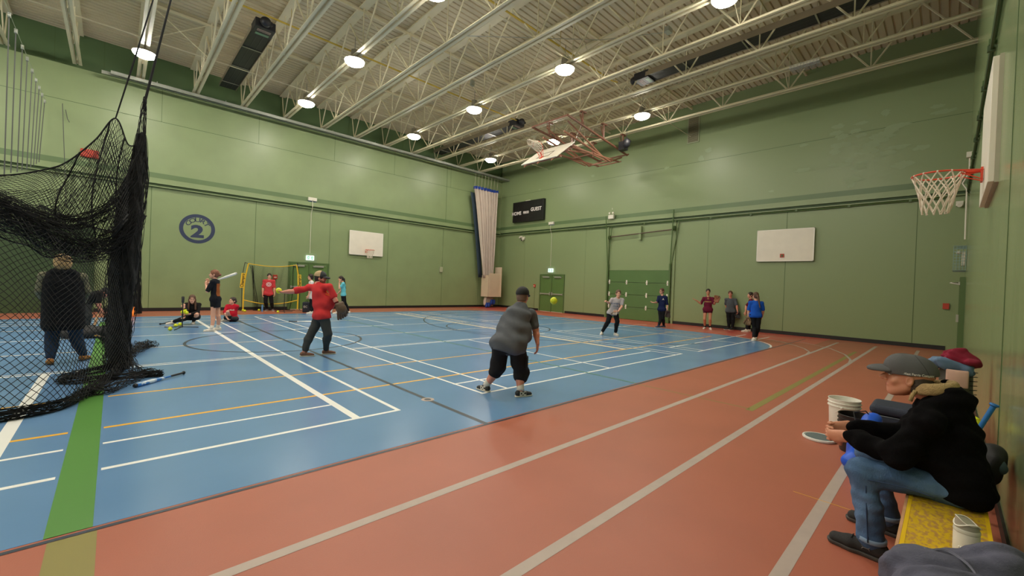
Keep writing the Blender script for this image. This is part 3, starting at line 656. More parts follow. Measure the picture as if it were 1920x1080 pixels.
m = MB(); m.bb(16.98, 17.03, 19.98, 20.65, .70, 2.05); m.build('side_panel', M_cab, t)
m = MB(); m.bb(17.98, 18.04, 19.9, 20.5, .70, 2.6); m.build('end_post', M_cab, t)
m = MB(); m.bb(17.0, 18.0, 20.0, 20.6, .68, .72); m.build('shelf', M_frame, t)
# dark sheet behind the curtain: painted stand-in for its wall shadow and navy strip
P = [[(15.78+1.15*(1-zz/7.3)**.8+.06*sin(k*1.3), 20.62+.03*sin(k*2.), zz) for k in range(6)] for zz in np.linspace(7.15, 1.9, 14)]
P = np.array(P); P[:, :, 0] += np.linspace(0, .3, 6)[None]
m = MB(); m.grid(P); o = m.build('curtain_shadow_sheet', mat('curtain_shadow_navy', (46, 62, 74), rough=.9), smooth=True); solidify(o, .008)
tag(o, 'dark blue sheet behind the cream corner curtain, standing in for its wall shadow and navy strip', 'curtain')
# ------------------------------------------------------------------ organic surfaces: smooth unions of rounded forms, meshed with surface nets
class SDF:
    def __init__(s, k=.02): s.ops = []; s.k = k
    def cap(s, a, b, ra, rb=None, flat=None, k=None, op='u'):
        s.ops.append(('cap', V3(a), V3(b), ra, ra if rb is None else rb, flat, s.k if k is None else k, op)); return s
    def ell(s, c, r, ax=None, k=None, op='u'):
        r = (r, r, r) if not hasattr(r, '__len__') else r
        s.ops.append(('ell', V3(c), np.array(r, float), np.eye(3) if ax is None else np.array(ax, float), None, None, s.k if k is None else k, op)); return s
    def plane(s, p, n): s.ops.append(('pl', V3(p), unit(n), None, None, None, 0, 'i')); return s
    def fold(s, amp, freq, seed=0, vert=1.): s.ops.append(('fold', amp, freq, seed, vert, None, 0, 'f')); return s
    def mesh(s, h=.012, pad=.03):
        lo = np.full(3, 1e9); hi = -lo
        for o in s.ops:
            if o[7] != 'u': continue
            if o[0] == 'cap':
                fl = 1 if o[5] is None else max(1, o[5][1]); r = max(o[3], o[4])*fl
                lo = np.minimum(lo, np.minimum(o[1], o[2])-r); hi = np.maximum(hi, np.maximum(o[1], o[2])+r)
            else: r = o[2].max(); lo = np.minimum(lo, o[1]-r); hi = np.maximum(hi, o[1]+r)
        lo -= pad; hi += pad; n = np.ceil((hi-lo)/h).astype(int)+1
        ax = [lo[i]+h*np.arange(n[i]) for i in range(3)]; D = np.full(n, .5)
        for o in s.ops:
            if o[0] == 'pl':
                X = ax[0][:, None, None]; Y = ax[1][None, :, None]; Z = ax[2][None, None, :]
                d = (X-o[1][0])*o[2][0]+(Y-o[1][1])*o[2][1]+(Z-o[1][2])*o[2][2]; D = np.maximum(D, d); continue
            if o[0] == 'fold':
                X = ax[0][:, None, None]; Y = ax[1][None, :, None]; Z = ax[2][None, None, :]; A, f_, sd, vt = o[1:5]
                q = np.sin(f_*(X*1.1+Y*.7)+sd+2.1*np.sin(f_*.37*Z*vt+sd*1.7))+.7*np.sin(f_*(Z*vt*1.3+.5*X)+sd*2.3+1.8*np.sin(f_*.31*(X-Y)+sd)); D = D+A*q*.6; continue
            kk = o[6]; m = kk+2*h
            if o[0] == 'cap':
                fl = 1 if o[5] is None else max(1, o[5][1]); r = max(o[3], o[4])*fl+m
                b0 = np.minimum(o[1], o[2])-r; b1 = np.maximum(o[1], o[2])+r
            else: r = o[2].max()+m; b0 = o[1]-r; b1 = o[1]+r
            i0 = np.clip(np.floor((b0-lo)/h).astype(int), 0, n-1); i1 = np.clip(np.ceil((b1-lo)/h).astype(int)+1, 1, n)
            if (i1 <= i0).any(): continue
            sl = tuple(slice(i0[i], i1[i]) for i in range(3))
            P = np.stack(np.meshgrid(*[ax[i][sl[i]] for i in range(3)], indexing='ij'), -1)
            if o[0] == 'cap':
                a, b, ra, rb, flat = o[1:6]
                if flat is not None:
                    dv = unit(flat[0]); sc = 1-1/flat[1]; P = P-((P-a)@dv)[..., None]*sc*dv; b = b-((b-a)@dv)*sc*dv
                ab = b-a; L = max(ab@ab, 1e-9); t = np.clip(((P-a)@ab)/L, 0, 1)
                d = np.linalg.norm(P-a-t[..., None]*ab, axis=-1)-(ra+(rb-ra)*t)
            else:
                q = (P-o[1])@o[3].T; k0 = np.linalg.norm(q/o[2], axis=-1); k1 = np.linalg.norm(q/(o[2]**2), axis=-1); d = k0*(k0-1)/np.maximum(k1, 1e-6)
            S = D[sl]
            if o[7] == 'u':
                if kk > 0: hh = np.maximum(kk-np.abs(S-d), 0)/kk; D[sl] = np.minimum(S, d)-hh*hh*kk*.25
                else: D[sl] = np.minimum(S, d)
            else:
                if kk > 0: hh = np.maximum(kk-np.abs(S+d), 0)/kk; D[sl] = np.maximum(S, -d)+hh*hh*kk*.25
                else: D[sl] = np.maximum(S, -d)
        # surface nets
        neg = D < 0; c = np.zeros(tuple(n-1), int)
        offs = [(i, j, k) for i in (0, 1) for j in (0, 1) for k in (0, 1)]
        for i, j, k in offs: c += neg[i:n[0]-1+i, j:n[1]-1+j, k:n[2]-1+k]
        act = (c > 0) & (c < 8); idx = -np.ones(c.shape, int); cells = np.argwhere(act); idx[act] = np.arange(len(cells))
        if not len(cells): return np.zeros((0, 3)), []
        acc = np.zeros((len(cells), 3)); cnt = np.zeros(len(cells))
        val = {o: D[cells[:, 0]+o[0], cells[:, 1]+o[1], cells[:, 2]+o[2]] for o in offs}
        for o in offs:
            for a_ in range(3):
                if o[a_]: continue
                p = list(o); p[a_] = 1; p = tuple(p); v0, v1 = val[o], val[p]; cr = (v0 < 0) != (v1 < 0)
                t = np.where(cr, v0/np.where(np.abs(v0-v1) < 1e-12, 1, v0-v1), 0); q = np.tile(np.array(o, float), (len(cells), 1)); q[:, a_] += t
                acc[cr] += q[cr]; cnt += cr
        V = lo+h*(cells+acc/cnt[:, None]); F = []
        for a_ in range(3):
            b_, c_ = (a_+1) % 3, (a_+2) % 3
            sh = [slice(None)]*3; sh[a_] = slice(0, n[a_]-1); s2 = [slice(None)]*3; s2[a_] = slice(1, n[a_])
            x0 = neg[tuple(sh)]; x1 = neg[tuple(s2)]; E_ = np.argwhere(x0 != x1)
            E_ = E_[(E_[:, b_] > 0) & (E_[:, c_] > 0) & (E_[:, b_] < n[b_]-1) & (E_[:, c_] < n[c_]-1)]
            if not len(E_): continue
            sgn = x0[tuple(E_.T)]; eb = np.zeros(3, int); eb[b_] = 1; ec = np.zeros(3, int); ec[c_] = 1
            q = [idx[tuple((E_-u_).T)] for u_ in (eb*0, eb, eb+ec, ec)]
            Q = np.stack(q, 1); Q[~sgn] = Q[~sgn][:, ::-1]; F.append(Q[:, ::-1] if 0 else Q)
        F = np.concatenate(F); F = F[(F >= 0).all(1)]
        return V, F
    def into(s, mb, h=.012, mi=0):
        V, F = s.mesh(h)
        if len(V): mb.raw(V, F, mi)
        return mb

def head_axes(fdir, up=(0, 0, 1)):
    f = unit(fdir); u = unit(np.asarray(up, float)-f*(np.asarray(up, float)@f)); r = np.cross(f, u); return r, f, u   # r = own right
def add_head(S, c, ax, s=1.):
    r, f, u = ax; P = lambda x, y, z: V3(c)+s*(x*r+y*f+z*u); A = np.array([r, f, u])
    S.ell(P(0, -.012, .028), np.array([.077, .096, .09])*s, A, .03); S.ell(P(0, .018, -.04), np.array([.057, .068, .066])*s, A, .03); S.ell(P(0, .038, -.075), np.array([.040, .045, .038])*s, A, .03)
    S.ell(P(0, .062, -.1), np.array([.022, .018, .018])*s, A, .025)
    S.cap(P(-.03, .078, .02), P(.03, .078, .02), .012*s, .012*s, k=.012)
    for g in (-1, 1):
        S.ell(P(g*.038, .058, -.03), np.array([.024, .022, .024])*s, A, .02)
        S.ell(P(g*.031, .100, .002), np.array([.016, .012, .009])*s, A, .012, 's')
        S.ell(P(g*.078, -.008, -.012), np.array([.009, .018, .031])*s, A, .006); S.ell(P(g*.084, -.004, -.010), np.array([.004, .010, .018])*s, A, .004, 's')
    S.cap(P(0, .086, .006), P(0, .106, -.030), .0075*s, .0115*s, k=.01); S.cap(P(-.012, .094, -.034), P(.012, .094, -.034), .0075*s, .0075*s, k=.006)
    S.cap(P(-.02, .078, -.062), P(.02, .078, -.062), .0095*s, .0095*s, k=.008)
def face_bits(t, c, ax, s=1., glasses=False, smile=False, brow=None, lips=None, parent=None):
    r, f, u = ax; P = lambda x, y, z: V3(c)+s*(x*r+y*f+z*u)
    m = MB()
    A = np.array([r, f, u])
    for g in (-1, 1): m.ell(P(g*.0305, .0795, .002), (.0135*s, .0105*s, .0062*s), 12, 8, ax=A)
    e = m.build('eye', mat('eye_white', (225, 218, 208), rough=.2), t, smooth=True)
    m = MB()
    for g in (-1, 1): m.ell(P(g*.0305, .0875, .002), (.0052*s, .0032*s, .0052*s), 10, 6, ax=A)
    m.build('iris', mat('iris_brown', (58, 38, 28), rough=.2), e, smooth=True)
    m = MB()
    for g in (-1, 1): m.path([P(g*.014, .092, .022), P(g*.03, .091, .0275), P(g*.046, .078, .022)], [.0025*s, .0033*s, .0018*s], 6)
    for g in (-1, 1): m.path([P(g*.016, .083, .003), P(g*.0235, .0885, .0088), P(g*.034, .0885, .0092), P(g*.046, .078, .003)], [.0014*s, .0022*s, .0022*s, .0014*s], 6)
    m.build('eyebrow', brow or mat('brow_brown', (84, 58, 42), rough=.8), t, smooth=True)
    m = MB(); zc = -.058 if smile else -.062
    m.path([P(-.022, .083, zc+.002), P(-.01, .0905, -.0625), P(0, .0905, -.0615), P(.01, .0905, -.0625), P(.022, .083, zc+.002)], [.0015*s, .0032*s, .0034*s, .0032*s, .0015*s], 6)
    m.path([P(-.018, .084, zc), P(0, .089, -.0685), P(.018, .084, zc)], [.0015*s, .0045*s, .0015*s], 6)
    m.build('mouth', lips or mat('lip', (176, 92, 84), rough=.45), t, smooth=True)
    if glasses:
        m = MB()
        for g in (-1, 1): m.path([P(g*.031+.021*cos(a), .1, .002+.017*sin(a)) for a in np.linspace(0, 2*pi, 16, endpoint=False)], .0018*s, 5, closed=True); m.tube(P(g*.052, .1, .006), P(g*.08, .0, .006), .0016*s, 5)
        m.tube(P(-.01, .102, .006), P(.01, .102, .006), .0018*s, 5)
        m.build('glasses', mat('glasses_dark', (30, 28, 30), rough=.3), t)
def add_hand(S, w, d, n, s=1., curl=.35, side=1, spread=.1, fingers=None, thumb=1.):
    """w wrist, d hand direction, n palm normal (towards palm), side: thumb on +side of cross(n,d)"""
    d = unit(d); n = unit(np.asarray(n, float)-d*(np.asarray(n, float)@d)); t = np.cross(n, d)*side
    w = V3(w); kn = w+d*.088*s
    S.cap(w-d*.01*s, kn+d*-.012*s, .0185*s, .0165*s, flat=(t, 1.95), k=.012)
    S.cap(w+d*.02*s+t*.02*s, w+d*.055*s+t*.03*s+n*.006*s, .015*s, .013*s, k=.012)
    L = [.074, .082, .076, .060]; R_ = [.0088, .0092, .0088, .0078]
    for i in range(4):
        o = (1.5-i)*.0195*s; b = kn+t*o-d*(.004*s*abs(i-1.2)); cu = curl if fingers is None else fingers[i]
        a0 = spread*(1.5-i)*.35; dd = unit(d+t*a0*.6); p = b; seg = [.45, .3, .25]; ang = 0
        for j, sg in enumerate(seg):
            ang += cu*(1.05 if j == 0 else 1.35); v = unit(dd*cos(ang)+n*sin(ang)); q = p+v*L[i]*sg*s
            r0 = R_[i]*s*(1-.07*j); S.cap(p, q, r0, r0*.93, k=.0035); p = q
    tb = w+d*.026*s+t*.030*s+n*.004*s; v = unit(d*.62+t*.75*thumb+n*(.25+.5*curl)); q = tb+v*.036*s; S.cap(tb, q, .0125*s, .0105*s, k=.006)
    v2 = unit(d*.9+t*(.35-.5*curl)*thumb+n*(.2+.6*curl)); q2 = q+v2*.028*s; S.cap(q, q2, .0103*s, .0088*s, k=.004)
    return kn
# ------------------------------------------------------------------ people
CAMP = V3(0, 0, EYE)
def ray(px, py): return (px-960)/FPX*CR-(py-540)/FPX*CU+CF
def ground(px, py, z=0.):
    d = ray(px, py); return CAMP+d*((z-EYE)/d[2])
class View:
    """metric frame of one figure: right / away / up as seen from the hall corner where the photo was taken"""
    def __init__(s, B): s.B = V3(B[0], B[1], 0); s.a = unit(V3(B[0], B[1], 0)); s.r = np.cross(s.a, V3(0, 0, 1)); s.u = V3(0, 0, 1)
    def pt(s, px, py, d=0.):
        q = ray(px, py); t = (np.linalg.norm(s.B)+d)/(q@s.a); return CAMP+q*t
    def vec(s, r, a, u=0.): return s.r*r+s.a*a+s.u*u
    def fdir(s, deg): return s.vec(sin(radians(deg)), cos(radians(deg)))
SKIN = mat('skin_fair', (222, 164, 138), rough=.5, var=.03, vscale=8); SKIN2 = mat('skin_tan', (200, 138, 108), rough=.5, var=.03, vscale=8); SKIN3 = mat('skin_flushed', (214, 140, 120), rough=.5, var=.05, vscale=10)
def cloth(name, rgb, rough=.9, **k): return mat('cloth_'+name, rgb, rough=rough, spec=.22, var=.07, vscale=7, bump=.25, bscale=35, **k)
HB = mat('hair_brown', (92, 62, 46), rough=.6, var=.2, vscale=30, stretch=(1, 1, .15)); HD = mat('hair_dark', (46, 32, 28), rough=.55, var=.2, vscale=30, stretch=(1, 1, .15)); HA = mat('hair_auburn', (128, 78, 56), rough=.6, var=.2, vscale=30, stretch=(1, 1, .15)); HBL = mat('hair_blond', (176, 146, 102), rough=.6, var=.3, vscale=26, stretch=(1, 1, .3))
def hair(t, c, ax, s, style, m_, extra=None):
    r, f, u = ax; P = lambda x, y, z: V3(c)+s*(x*r+y*f+z*u); A = np.array([r, f, u]); S = SDF(.02)
    S.ell(P(0, -.016, .034), np.array([.085, .104, .098])*s, A)
    if style == 'bob': S.ell(P(0, -.045, -.02), np.array([.098, .085, .10])*s, A, .03); S.ell(P(0, -.02, .05), np.array([.095, .10, .09])*s, A, .03)
    if style in ('long',):
        for g in (-1, 1): S.cap(P(g*.07, -.01, -.02), P(g*.085, .03, -.30), .026*s, .022*s, flat=(f, 1.4), k=.03)
        S.cap(P(0, -.07, 0), P(0, -.09, -.2), .07*s, .05*s, k=.03)
    if style in ('pony', 'bun', 'short', 'tied'): S.ell(P(0, -.05, -.03), np.array([.068, .06, .06])*s, A, .03)
    S.ell(P(0, .1, -.035), np.array([.066, .085, .088])*s, A, .012, 's'); S.ell(P(0, .13, .01), np.array([.07, .075, .05])*s, A, .01, 's')
    S.plane(P(0, 0, -.085 if style in ('short', 'pony', 'bun', 'tied') else -.42), -u)
    S.fold(.003, 110, 1)
    if style == 'bun': S.ell(P(0, -.125, .0), .038*s, A, .015)
    if style == 'pony':
        e = extra if extra is not None else P(0, -.15, -.28); S.cap(P(0, -.10, .02), P(0, -.135, -.02), .028*s, .034*s); S.cap(P(0, -.135, -.02), e, .036*s, .014*s)
    m = MB(); S.into(m, .008); return m.build('hair', m_, t, smooth=True)
def cap_hat(t, c, ax, s, crown, brim, back=None, tilt=0., brim_dir=1, h=.006, mesh_back=None):
    r, f, u = ax
    f2 = f*cos(tilt)-u*sin(tilt); u2 = np.cross(r, f2); f, u = f2, u2
    P = lambda x, y, z: V3(c)+s*(x*r+y*f+z*u); A = np.array([r, f, u]); S = SDF(.015)
    S.ell(P(0, -.012, .045), np.array([.087, .108, .092])*s, A); S.plane(P(0, 0, .025), -u)
    m = MB(); S.into(m, h); o = m.build('cap_crown', crown, t, smooth=True, label=None) if 0 else m.build('cap_crown', crown, t, smooth=True)
    S = SDF(.01); S.ell(P(0, .075*brim_dir, .02), np.array([.074, .088, .03])*s, A); S.ell(P(0, .03*brim_dir, -.01), np.array([.10, .11, .040])*s, A, .004, 's')
    S.plane(P(0, .05*brim_dir, 0), -f*brim_dir)
    m = MB(); S.into(m, h*.8); m.build('cap_brim', brim, t, smooth=True)
    if mesh_back is not None:
        S = SDF(.01); S.ell(P(0, -.013, .045), np.array([.0885, .1095, .0935])*s, A); S.plane(P(0, 0, .026), -u); S.plane(P(0, .005, 0), f); m = MB(); S.into(m, h); m.build('cap_mesh_back', mesh_back, t, smooth=True)
    return o
def shoe(t, ank, d, m_up, m_sole, s=1., pitch=0., h=.008, name='shoe'):
    d = unit(d); z = V3(0, 0, 1); sd = np.cross(d, z); fd = unit(d*cos(pitch)-z*sin(pitch)); fu = np.cross(sd, fd)
    a = V3(ank); b = a-z*.0; q = lambda x, y, zz: a+s*(x*sd+y*fd+zz*fu)
    S = SDF(.02); S.cap(q(0, -.035, -.03), q(0, .02, .01), .036*s, .036*s); S.cap(q(0, -.035, -.042), q(0, .09, -.048), .034*s, .032*s, flat=(sd, 1.15)); S.cap(q(0, .09, -.05), q(0, .155, -.056), .031*s, .026*s, flat=(sd, 1.45))
    S.plane(q(0, 0, -.072), -fu); S.plane(q(0, 0, .045), fu)
    m = MB(); S.into(m, h); o = m.build(name, m_up, t, smooth=True)
    S = SDF(.02); S.cap(q(0, -.045, -.07), q(0, .08, -.07), .036*s, .036*s, flat=(sd, 1.1)); S.cap(q(0, .08, -.07), q(0, .158, -.07), .037*s, .032*s, flat=(sd, 1.25)); S.plane(q(0, 0, -.088), -fu); S.plane(q(0, 0, -.066), fu)
    m = MB(); S.into(m, h*.8); m.build('sole', m_sole, o, smooth=True, angle=50)
    return o
DBG = []
def foot_spot(v, px, py):
    g = ground(px, py); D = np.linalg.norm(v.B)
    if D > 10: q = v.pt(px, py, float(np.clip(g@v.a-D, -.2, .2))); g = V3(q[0], q[1], 0)
    return g
def person(label, B, neck, pelvis, face, arms, legs, top, bottom, skin=SKIN, head=None, hf=None, hup=(0, 0, 1), hs=1., w=1., belly=0., belly_f=None, sleeve=.5, hem=.10, hair_=('short', HB), shoes=None, leglen=1., bh=.0125, waist=1., hands=True, glasses=False, smile=False, fold=.006, hat=None, shorts=None, sw=.165, neckline=True, group=None, extra=None, shirt_len=None, chest_w=1.):
    """B ground spot; neck/pelvis (px,py,d); face = torso heading (deg); arms {R,L}: elbow, wrist (px,py,d) [, hand dir, palm normal]; legs: (knee(px,py,d), foot(px,py) ground, foot heading)"""
    v = View(B); t = thing('person', label, 'person', (B[0], B[1], 0), group)
    N = v.pt(*neck); Pv = v.pt(*pelvis); sp = unit(N-Pv); F = v.fdir(face); rt = unit(np.cross(F, V3(0, 0, 1))); F2 = unit(np.cross(sp, rt))*-1 if np.dot(np.cross(sp, rt), F) < 0 else unit(np.cross(sp, rt))
    sh = {'R': N+rt*sw*w**.5-sp*.055, 'L': N-rt*sw*w**.5-sp*.055}; hp = {'R': Pv+rt*.088*w**.6, 'L': Pv-rt*.088*w**.6}
    for k_ in ('shR', 'shL'):
        if extra and k_ in extra: sh[k_[-1]] = v.pt(*extra[k_])
    Hc = v.pt(*head) if head is not None else N+V3(0, 0, .155)
    hfv = unit(v.vec(*hf)) if hf is not None else F; ax = head_axes(hfv, hup if hup == (0, 0, 1) else v.vec(*hup))
    def torso(S, o, shoulders=True):
        Cc = N-sp*.17; Wt = N*.42+Pv*.58
        S.cap(Cc, Wt, .096*w*chest_w+o, .088*w*waist+o, flat=(rt, 1.42), k=.05); S.cap(Wt, Pv, .088*w*waist+o, .098*w+o*(2. if w < 1.1 else 3.2), flat=(rt, 1.42), k=.05)
        S.cap(hp['R'], hp['L'], .092*w+o*(1.6 if w < 1.1 else 2.8), .092*w+o*(1.6 if w < 1.1 else 2.8), k=.04)
        if shoulders: S.cap(sh['R'], sh['L'], .052*w**.5+o, .052*w**.5+o, k=.05); S.cap(N-sp*.01, N-sp*.1, .05+o, .075+o, flat=(rt, 1.3), k=.05)
        if belly: S.ell(Wt+F2*(.05+belly*.45)-sp*.02, (.15*w+o+belly*.3, .10*w+belly*.6+o, .17+o), np.array([rt, F2, sp]), .08)
    S = SDF(.03); torso(S, -.012)
    S.cap(N-sp*.03, Hc-ax[2]*.06-ax[1]*.015, .056*w**.6, .05*w**.6, k=.03); hands_ = []
    info = {}
    for k_, A_ in arms.items():
        E_ = v.pt(*A_[0]); W_ = v.pt(*A_[1]); info[k_] = (E_, W_); DBG.append((label[:24], k_, round(float(np.linalg.norm(E_-sh[k_])), 2), round(float(np.linalg.norm(W_-E_)), 2)))
        S.cap(sh[k_], E_, .046*w**.6, .038*w**.6, k=.02); S.cap(E_, E_*.6+W_*.4, .038*w**.6, .037*w**.6, k=.02); S.cap(E_*.6+W_*.4, W_, .037*w**.6, .024*w**.4, k=.02)
        if hands:
            d = unit(v.vec(*A_[2])) if len(A_) > 2 and A_[2] is not None else unit(W_-E_)
            n = v.vec(*A_[3]) if len(A_) > 3 and A_[3] is not None else -rt*(1 if k_ == 'R' else -1)+.3*F
            hands_.append((W_, d, n, A_[4] if len(A_) > 4 else .35, 1 if k_ == 'L' else -1))
    lg = {}
    for k_, (kn, ft, hd) in legs.items():
        K = v.pt(*kn); G = foot_spot(v, *ft[:2]); An = G+V3(0, 0, .088); lg[k_] = (K, An, v.fdir(hd)); 
        DBG.append((label[:24], k_+'leg', round(float(np.linalg.norm(K-hp[k_])), 2), round(float(np.linalg.norm(An-K)), 2)))
        q_ = .86 if shorts is None else 1.; S.cap(hp[k_], K, .080*w**.7*q_, .052*w**.6*q_, k=.03); Cf = K*.7+An*.3-lg[k_][2]*.012; S.cap(K, Cf, .052*w**.6*q_, .054*w**.7*q_, k=.02); S.cap(Cf, An, .054*w**.7*q_, .036*w**.4, k=.02)
    m = MB(); S.into(m, bh); S = SDF(.02); add_head(S, Hc, ax, hs); S.into(m, .0065)
    for h_ in hands_: S = SDF(.01); add_hand(S, h_[0], h_[1], h_[2], 1.0*hs, h_[3], h_[4]); S.into(m, .0052)
    m.build('body', skin, t, smooth=True)
    face_bits(t, Hc, ax, hs, glasses, smile)
    if hair_: hair(t, Hc, ax, hs, hair_[0], hair_[1], v.pt(*hair_[2]) if len(hair_) > 2 else None)
    # shirt
    S = SDF(.03); torso(S, .010)
    for k_ in arms:
        E_, W_ = info[k_]
        if sleeve <= 1: e = sh[k_]+(E_-sh[k_])*sleeve; S.cap(sh[k_], e, .055*w**.6, .053*w**.6+.004, k=.025)
        else: S.cap(sh[k_], E_, .056*w**.6, .050*w**.6, k=.025); S.cap(E_, E_+(W_-E_)*(sleeve-1), .052*w**.6, .038, k=.02)
    if shirt_len: S.cap(Pv, Pv-sp*shirt_len, .105*w, .115*w, flat=(rt, 1.35), k=.05)
    S.fold(fold, 26, len(DBG)); hz = Pv-sp*(hem if not shirt_len else shirt_len); S.plane(hz, -sp)
    S.ell(N+sp*.035+F2*.02, (.062*w**.5, .066*w**.5, .05), np.array([rt, F2, sp]), .008, 's')
    m = MB(); S.into(m, bh); m.build('shirt', top, t, smooth=True)
    # legwear
    S = SDF(.03); S.cap(hp['R'], hp['L'], .098*w, .098*w, k=.04); S.cap(Pv+sp*.10, Pv, .086*w*waist, .098*w, flat=(rt, 1.4), k=.04)
    for k_, (K, An, fd) in lg.items():
        if shorts is None: S.cap(hp[k_], K, .092*w**.7, .071*w**.6, k=.03); Cf = K*.7+An*.3-fd*.010; S.cap(K, Cf, .071*w**.6, .068*w**.7, k=.02); S.cap(Cf, K*.12+An*.88, .068*w**.7, .05*w**.5*leglen, k=.02)
        else:
            e = hp[k_]+(K-hp[k_])*min(shorts, 1.); S.cap(hp[k_], e, .097*w**.75, .085*w**.75, k=.03)
            if shorts > 1: S.cap(K, K+(An-K)*(shorts-1), .085*w**.75, .082*w**.75, k=.03)
    S.fold(fold*.8, 24, 3+len(DBG)); S.plane(Pv+sp*.11, sp)
    m = MB(); S.into(m, bh); m.build('shorts' if shorts else 'trousers', bottom, t, smooth=True)
    for k_, (K, An, fd) in lg.items():
        if shoes: shoe(t, An, fd, shoes[0], shoes[1], s=1.0)
        if shorts and len(shoes) > 2:
            m = MB(); dn = unit(K-An); m.lathe([(.042*w**.4, .0), (.046*w**.4, .03), (.045*w**.4, .09), (.041*w**.4, .095)], An-dn*.01, 14, axis=dn); m.build('sock', shoes[2], t, smooth=True)
    t_ = dict(t=t, v=v, N=N, P=Pv, sp=sp, F=F2, rt=rt, Hc=Hc, ax=ax, arms=info, legs=lg, sh=sh)
    return t_
def glove(c, d, n, label, rgb=(96, 66, 44), s=1., size=1., grp='ball gloves', web=(60, 42, 30)):
    """baseball glove: c = centre of the palm, d = finger direction, n = open side"""
    d = unit(d); n = unit(np.asarray(n, float)-d*(np.asarray(n, float)@d)); r = np.cross(d, n)*s; c = V3(c); q = lambda a, b, e: c+size*(a*r+b*d+e*n)
    t = thing('ball_glove', label, 'glove', c, grp); m_ = mat('leather_%d_%d_%d' % rgb, rgb, rough=.55, var=.12, vscale=18)
    S = SDF(.02); S.ell(q(0, -.03, -.01), np.array([.095, .10, .05])*size, np.array([r, d, n])); S.ell(q(0, .0, .05), np.array([.07, .09, .055])*size, np.array([r, d, n]), .02, 's')
    for k in range(4):
        x = -.075+.042*k; S.cap(q(x, .03, -.005), q(x*1.12, .14-.008*abs(k-1), .035), .024*size, .019*size, k=.006)
    S.cap(q(.075, -.03, .0), q(.12, .08, .045), .027*size, .020*size, k=.015); S.cap(q(-.05, -.11, -.005), q(.05, -.11, -.005), .035*size, .035*size, k=.02)
    m = MB(); S.into(m, .007); b = m.build('glove_shell', m_, t, smooth=True)
    m = MB()
    for k in range(4): m.tube(q(.06+.01*k, .02+.03*k, .02+.01*k), q(.115, .0+.03*k, .03+.006*k), .006*size, 5)
    for k in range(3): m.tube(q(.065+.018*k, .03, .02), q(.07+.016*k, .13, .04), .006*size, 5)
    m.path([q(-.09, .12, .03), q(-.03, .13, .045), q(.03, .13, .045), q(.09, .11, .05)], .004*size, 5)
    m.build('webbing', mat('lace_%d' % web[0], web, rough=.7), t)
    return t
M_ball = mat('softball_yellow', (216, 226, 40), rough=.55, var=.04, vscale=20); M_seamr = mat('ball_seam_red', (170, 60, 50), rough=.6)
def softball(p, label, r=.049, grp='yellow softballs', rot=0.):
    t = thing('softball', label, 'ball', (p[0], p[1], p[2]-r), grp); m = MB(); m.ell(p, r, 20, 12); m.build('ball_cover', M_ball, t, smooth=True)
    m = MB()
    for g in (-1, 1):
        P = []
        for k in range(24):
            a = 2*pi*k/24; th = .95+.28*cos(2*a); q = V3(g*cos(th), sin(th)*cos(a), sin(th)*sin(a)) if 1 else 0
            q = unit(q); q = V3(q[0]*cos(rot)-q[1]*sin(rot), q[0]*sin(rot)+q[1]*cos(rot), q[2]); P.append(V3(p)+q*(r+.0006))
        m.path(P, .0013, 4, closed=True)
    m.build('stitching', M_seamr, t); return t
def bat(k0, k1, label, barrel, grip, grp='bats', s=1., mid=None, endc=None):
    """k0 knob end, k1 barrel end"""
    k0 = V3(k0); k1 = V3(k1); L = np.linalg.norm(k1-k0); ax = (k1-k0)/L; t = thing('softball_bat', label, 'bat', (k0+k1)/2, grp)
    m = MB(); m.lathe([(.0, .0), (.024, .001), (.026, .012), (.015, .022), (.0145, .3*L), (.0, .3*L+.001)], k0, 14, axis=ax, sx=s, sy=s); m.build('grip', grip, t, smooth=True, angle=40)
    m = MB(); m.lathe([(.013, .3*L), (.014, .38*L), (.022, .55*L), (.0285, .66*L), (.0285, .965*L), (.024, .985*L), (0, .99*L)], k0, 16, axis=ax, sx=s, sy=s); m.build('barrel', barrel, t, smooth=True, angle=40)
    m = MB(); m.lathe([(.0287, .962*L), (.0287, .975*L), (.02, .998*L), (0, L)], k0, 16, axis=ax, sx=s, sy=s); m.build('end_cap', endc or grip, t, smooth=True, angle=40)
    return t
M_wsole = mat('sole_white', (222, 214, 200), rough=.6); M_wshoe = mat('shoe_white', (222, 212, 200), rough=.6); M_sock = mat('sock_white', (215, 208, 200), rough=.9)
M_bshoe = mat('shoe_black', (30, 30, 32), rough=.6); BLK = cloth('black', (24, 24, 27)); BLK2 = cloth('charcoal', (52, 54, 56))
def decal(o_pt, ex, ey, pts, mt, t, name): 
    m = MB(); m.add([V3(o_pt)+V3(ex)*a+V3(ey)*b for a, b in pts], [tuple(range(len(pts)))]); return m.build(name, mt, t)
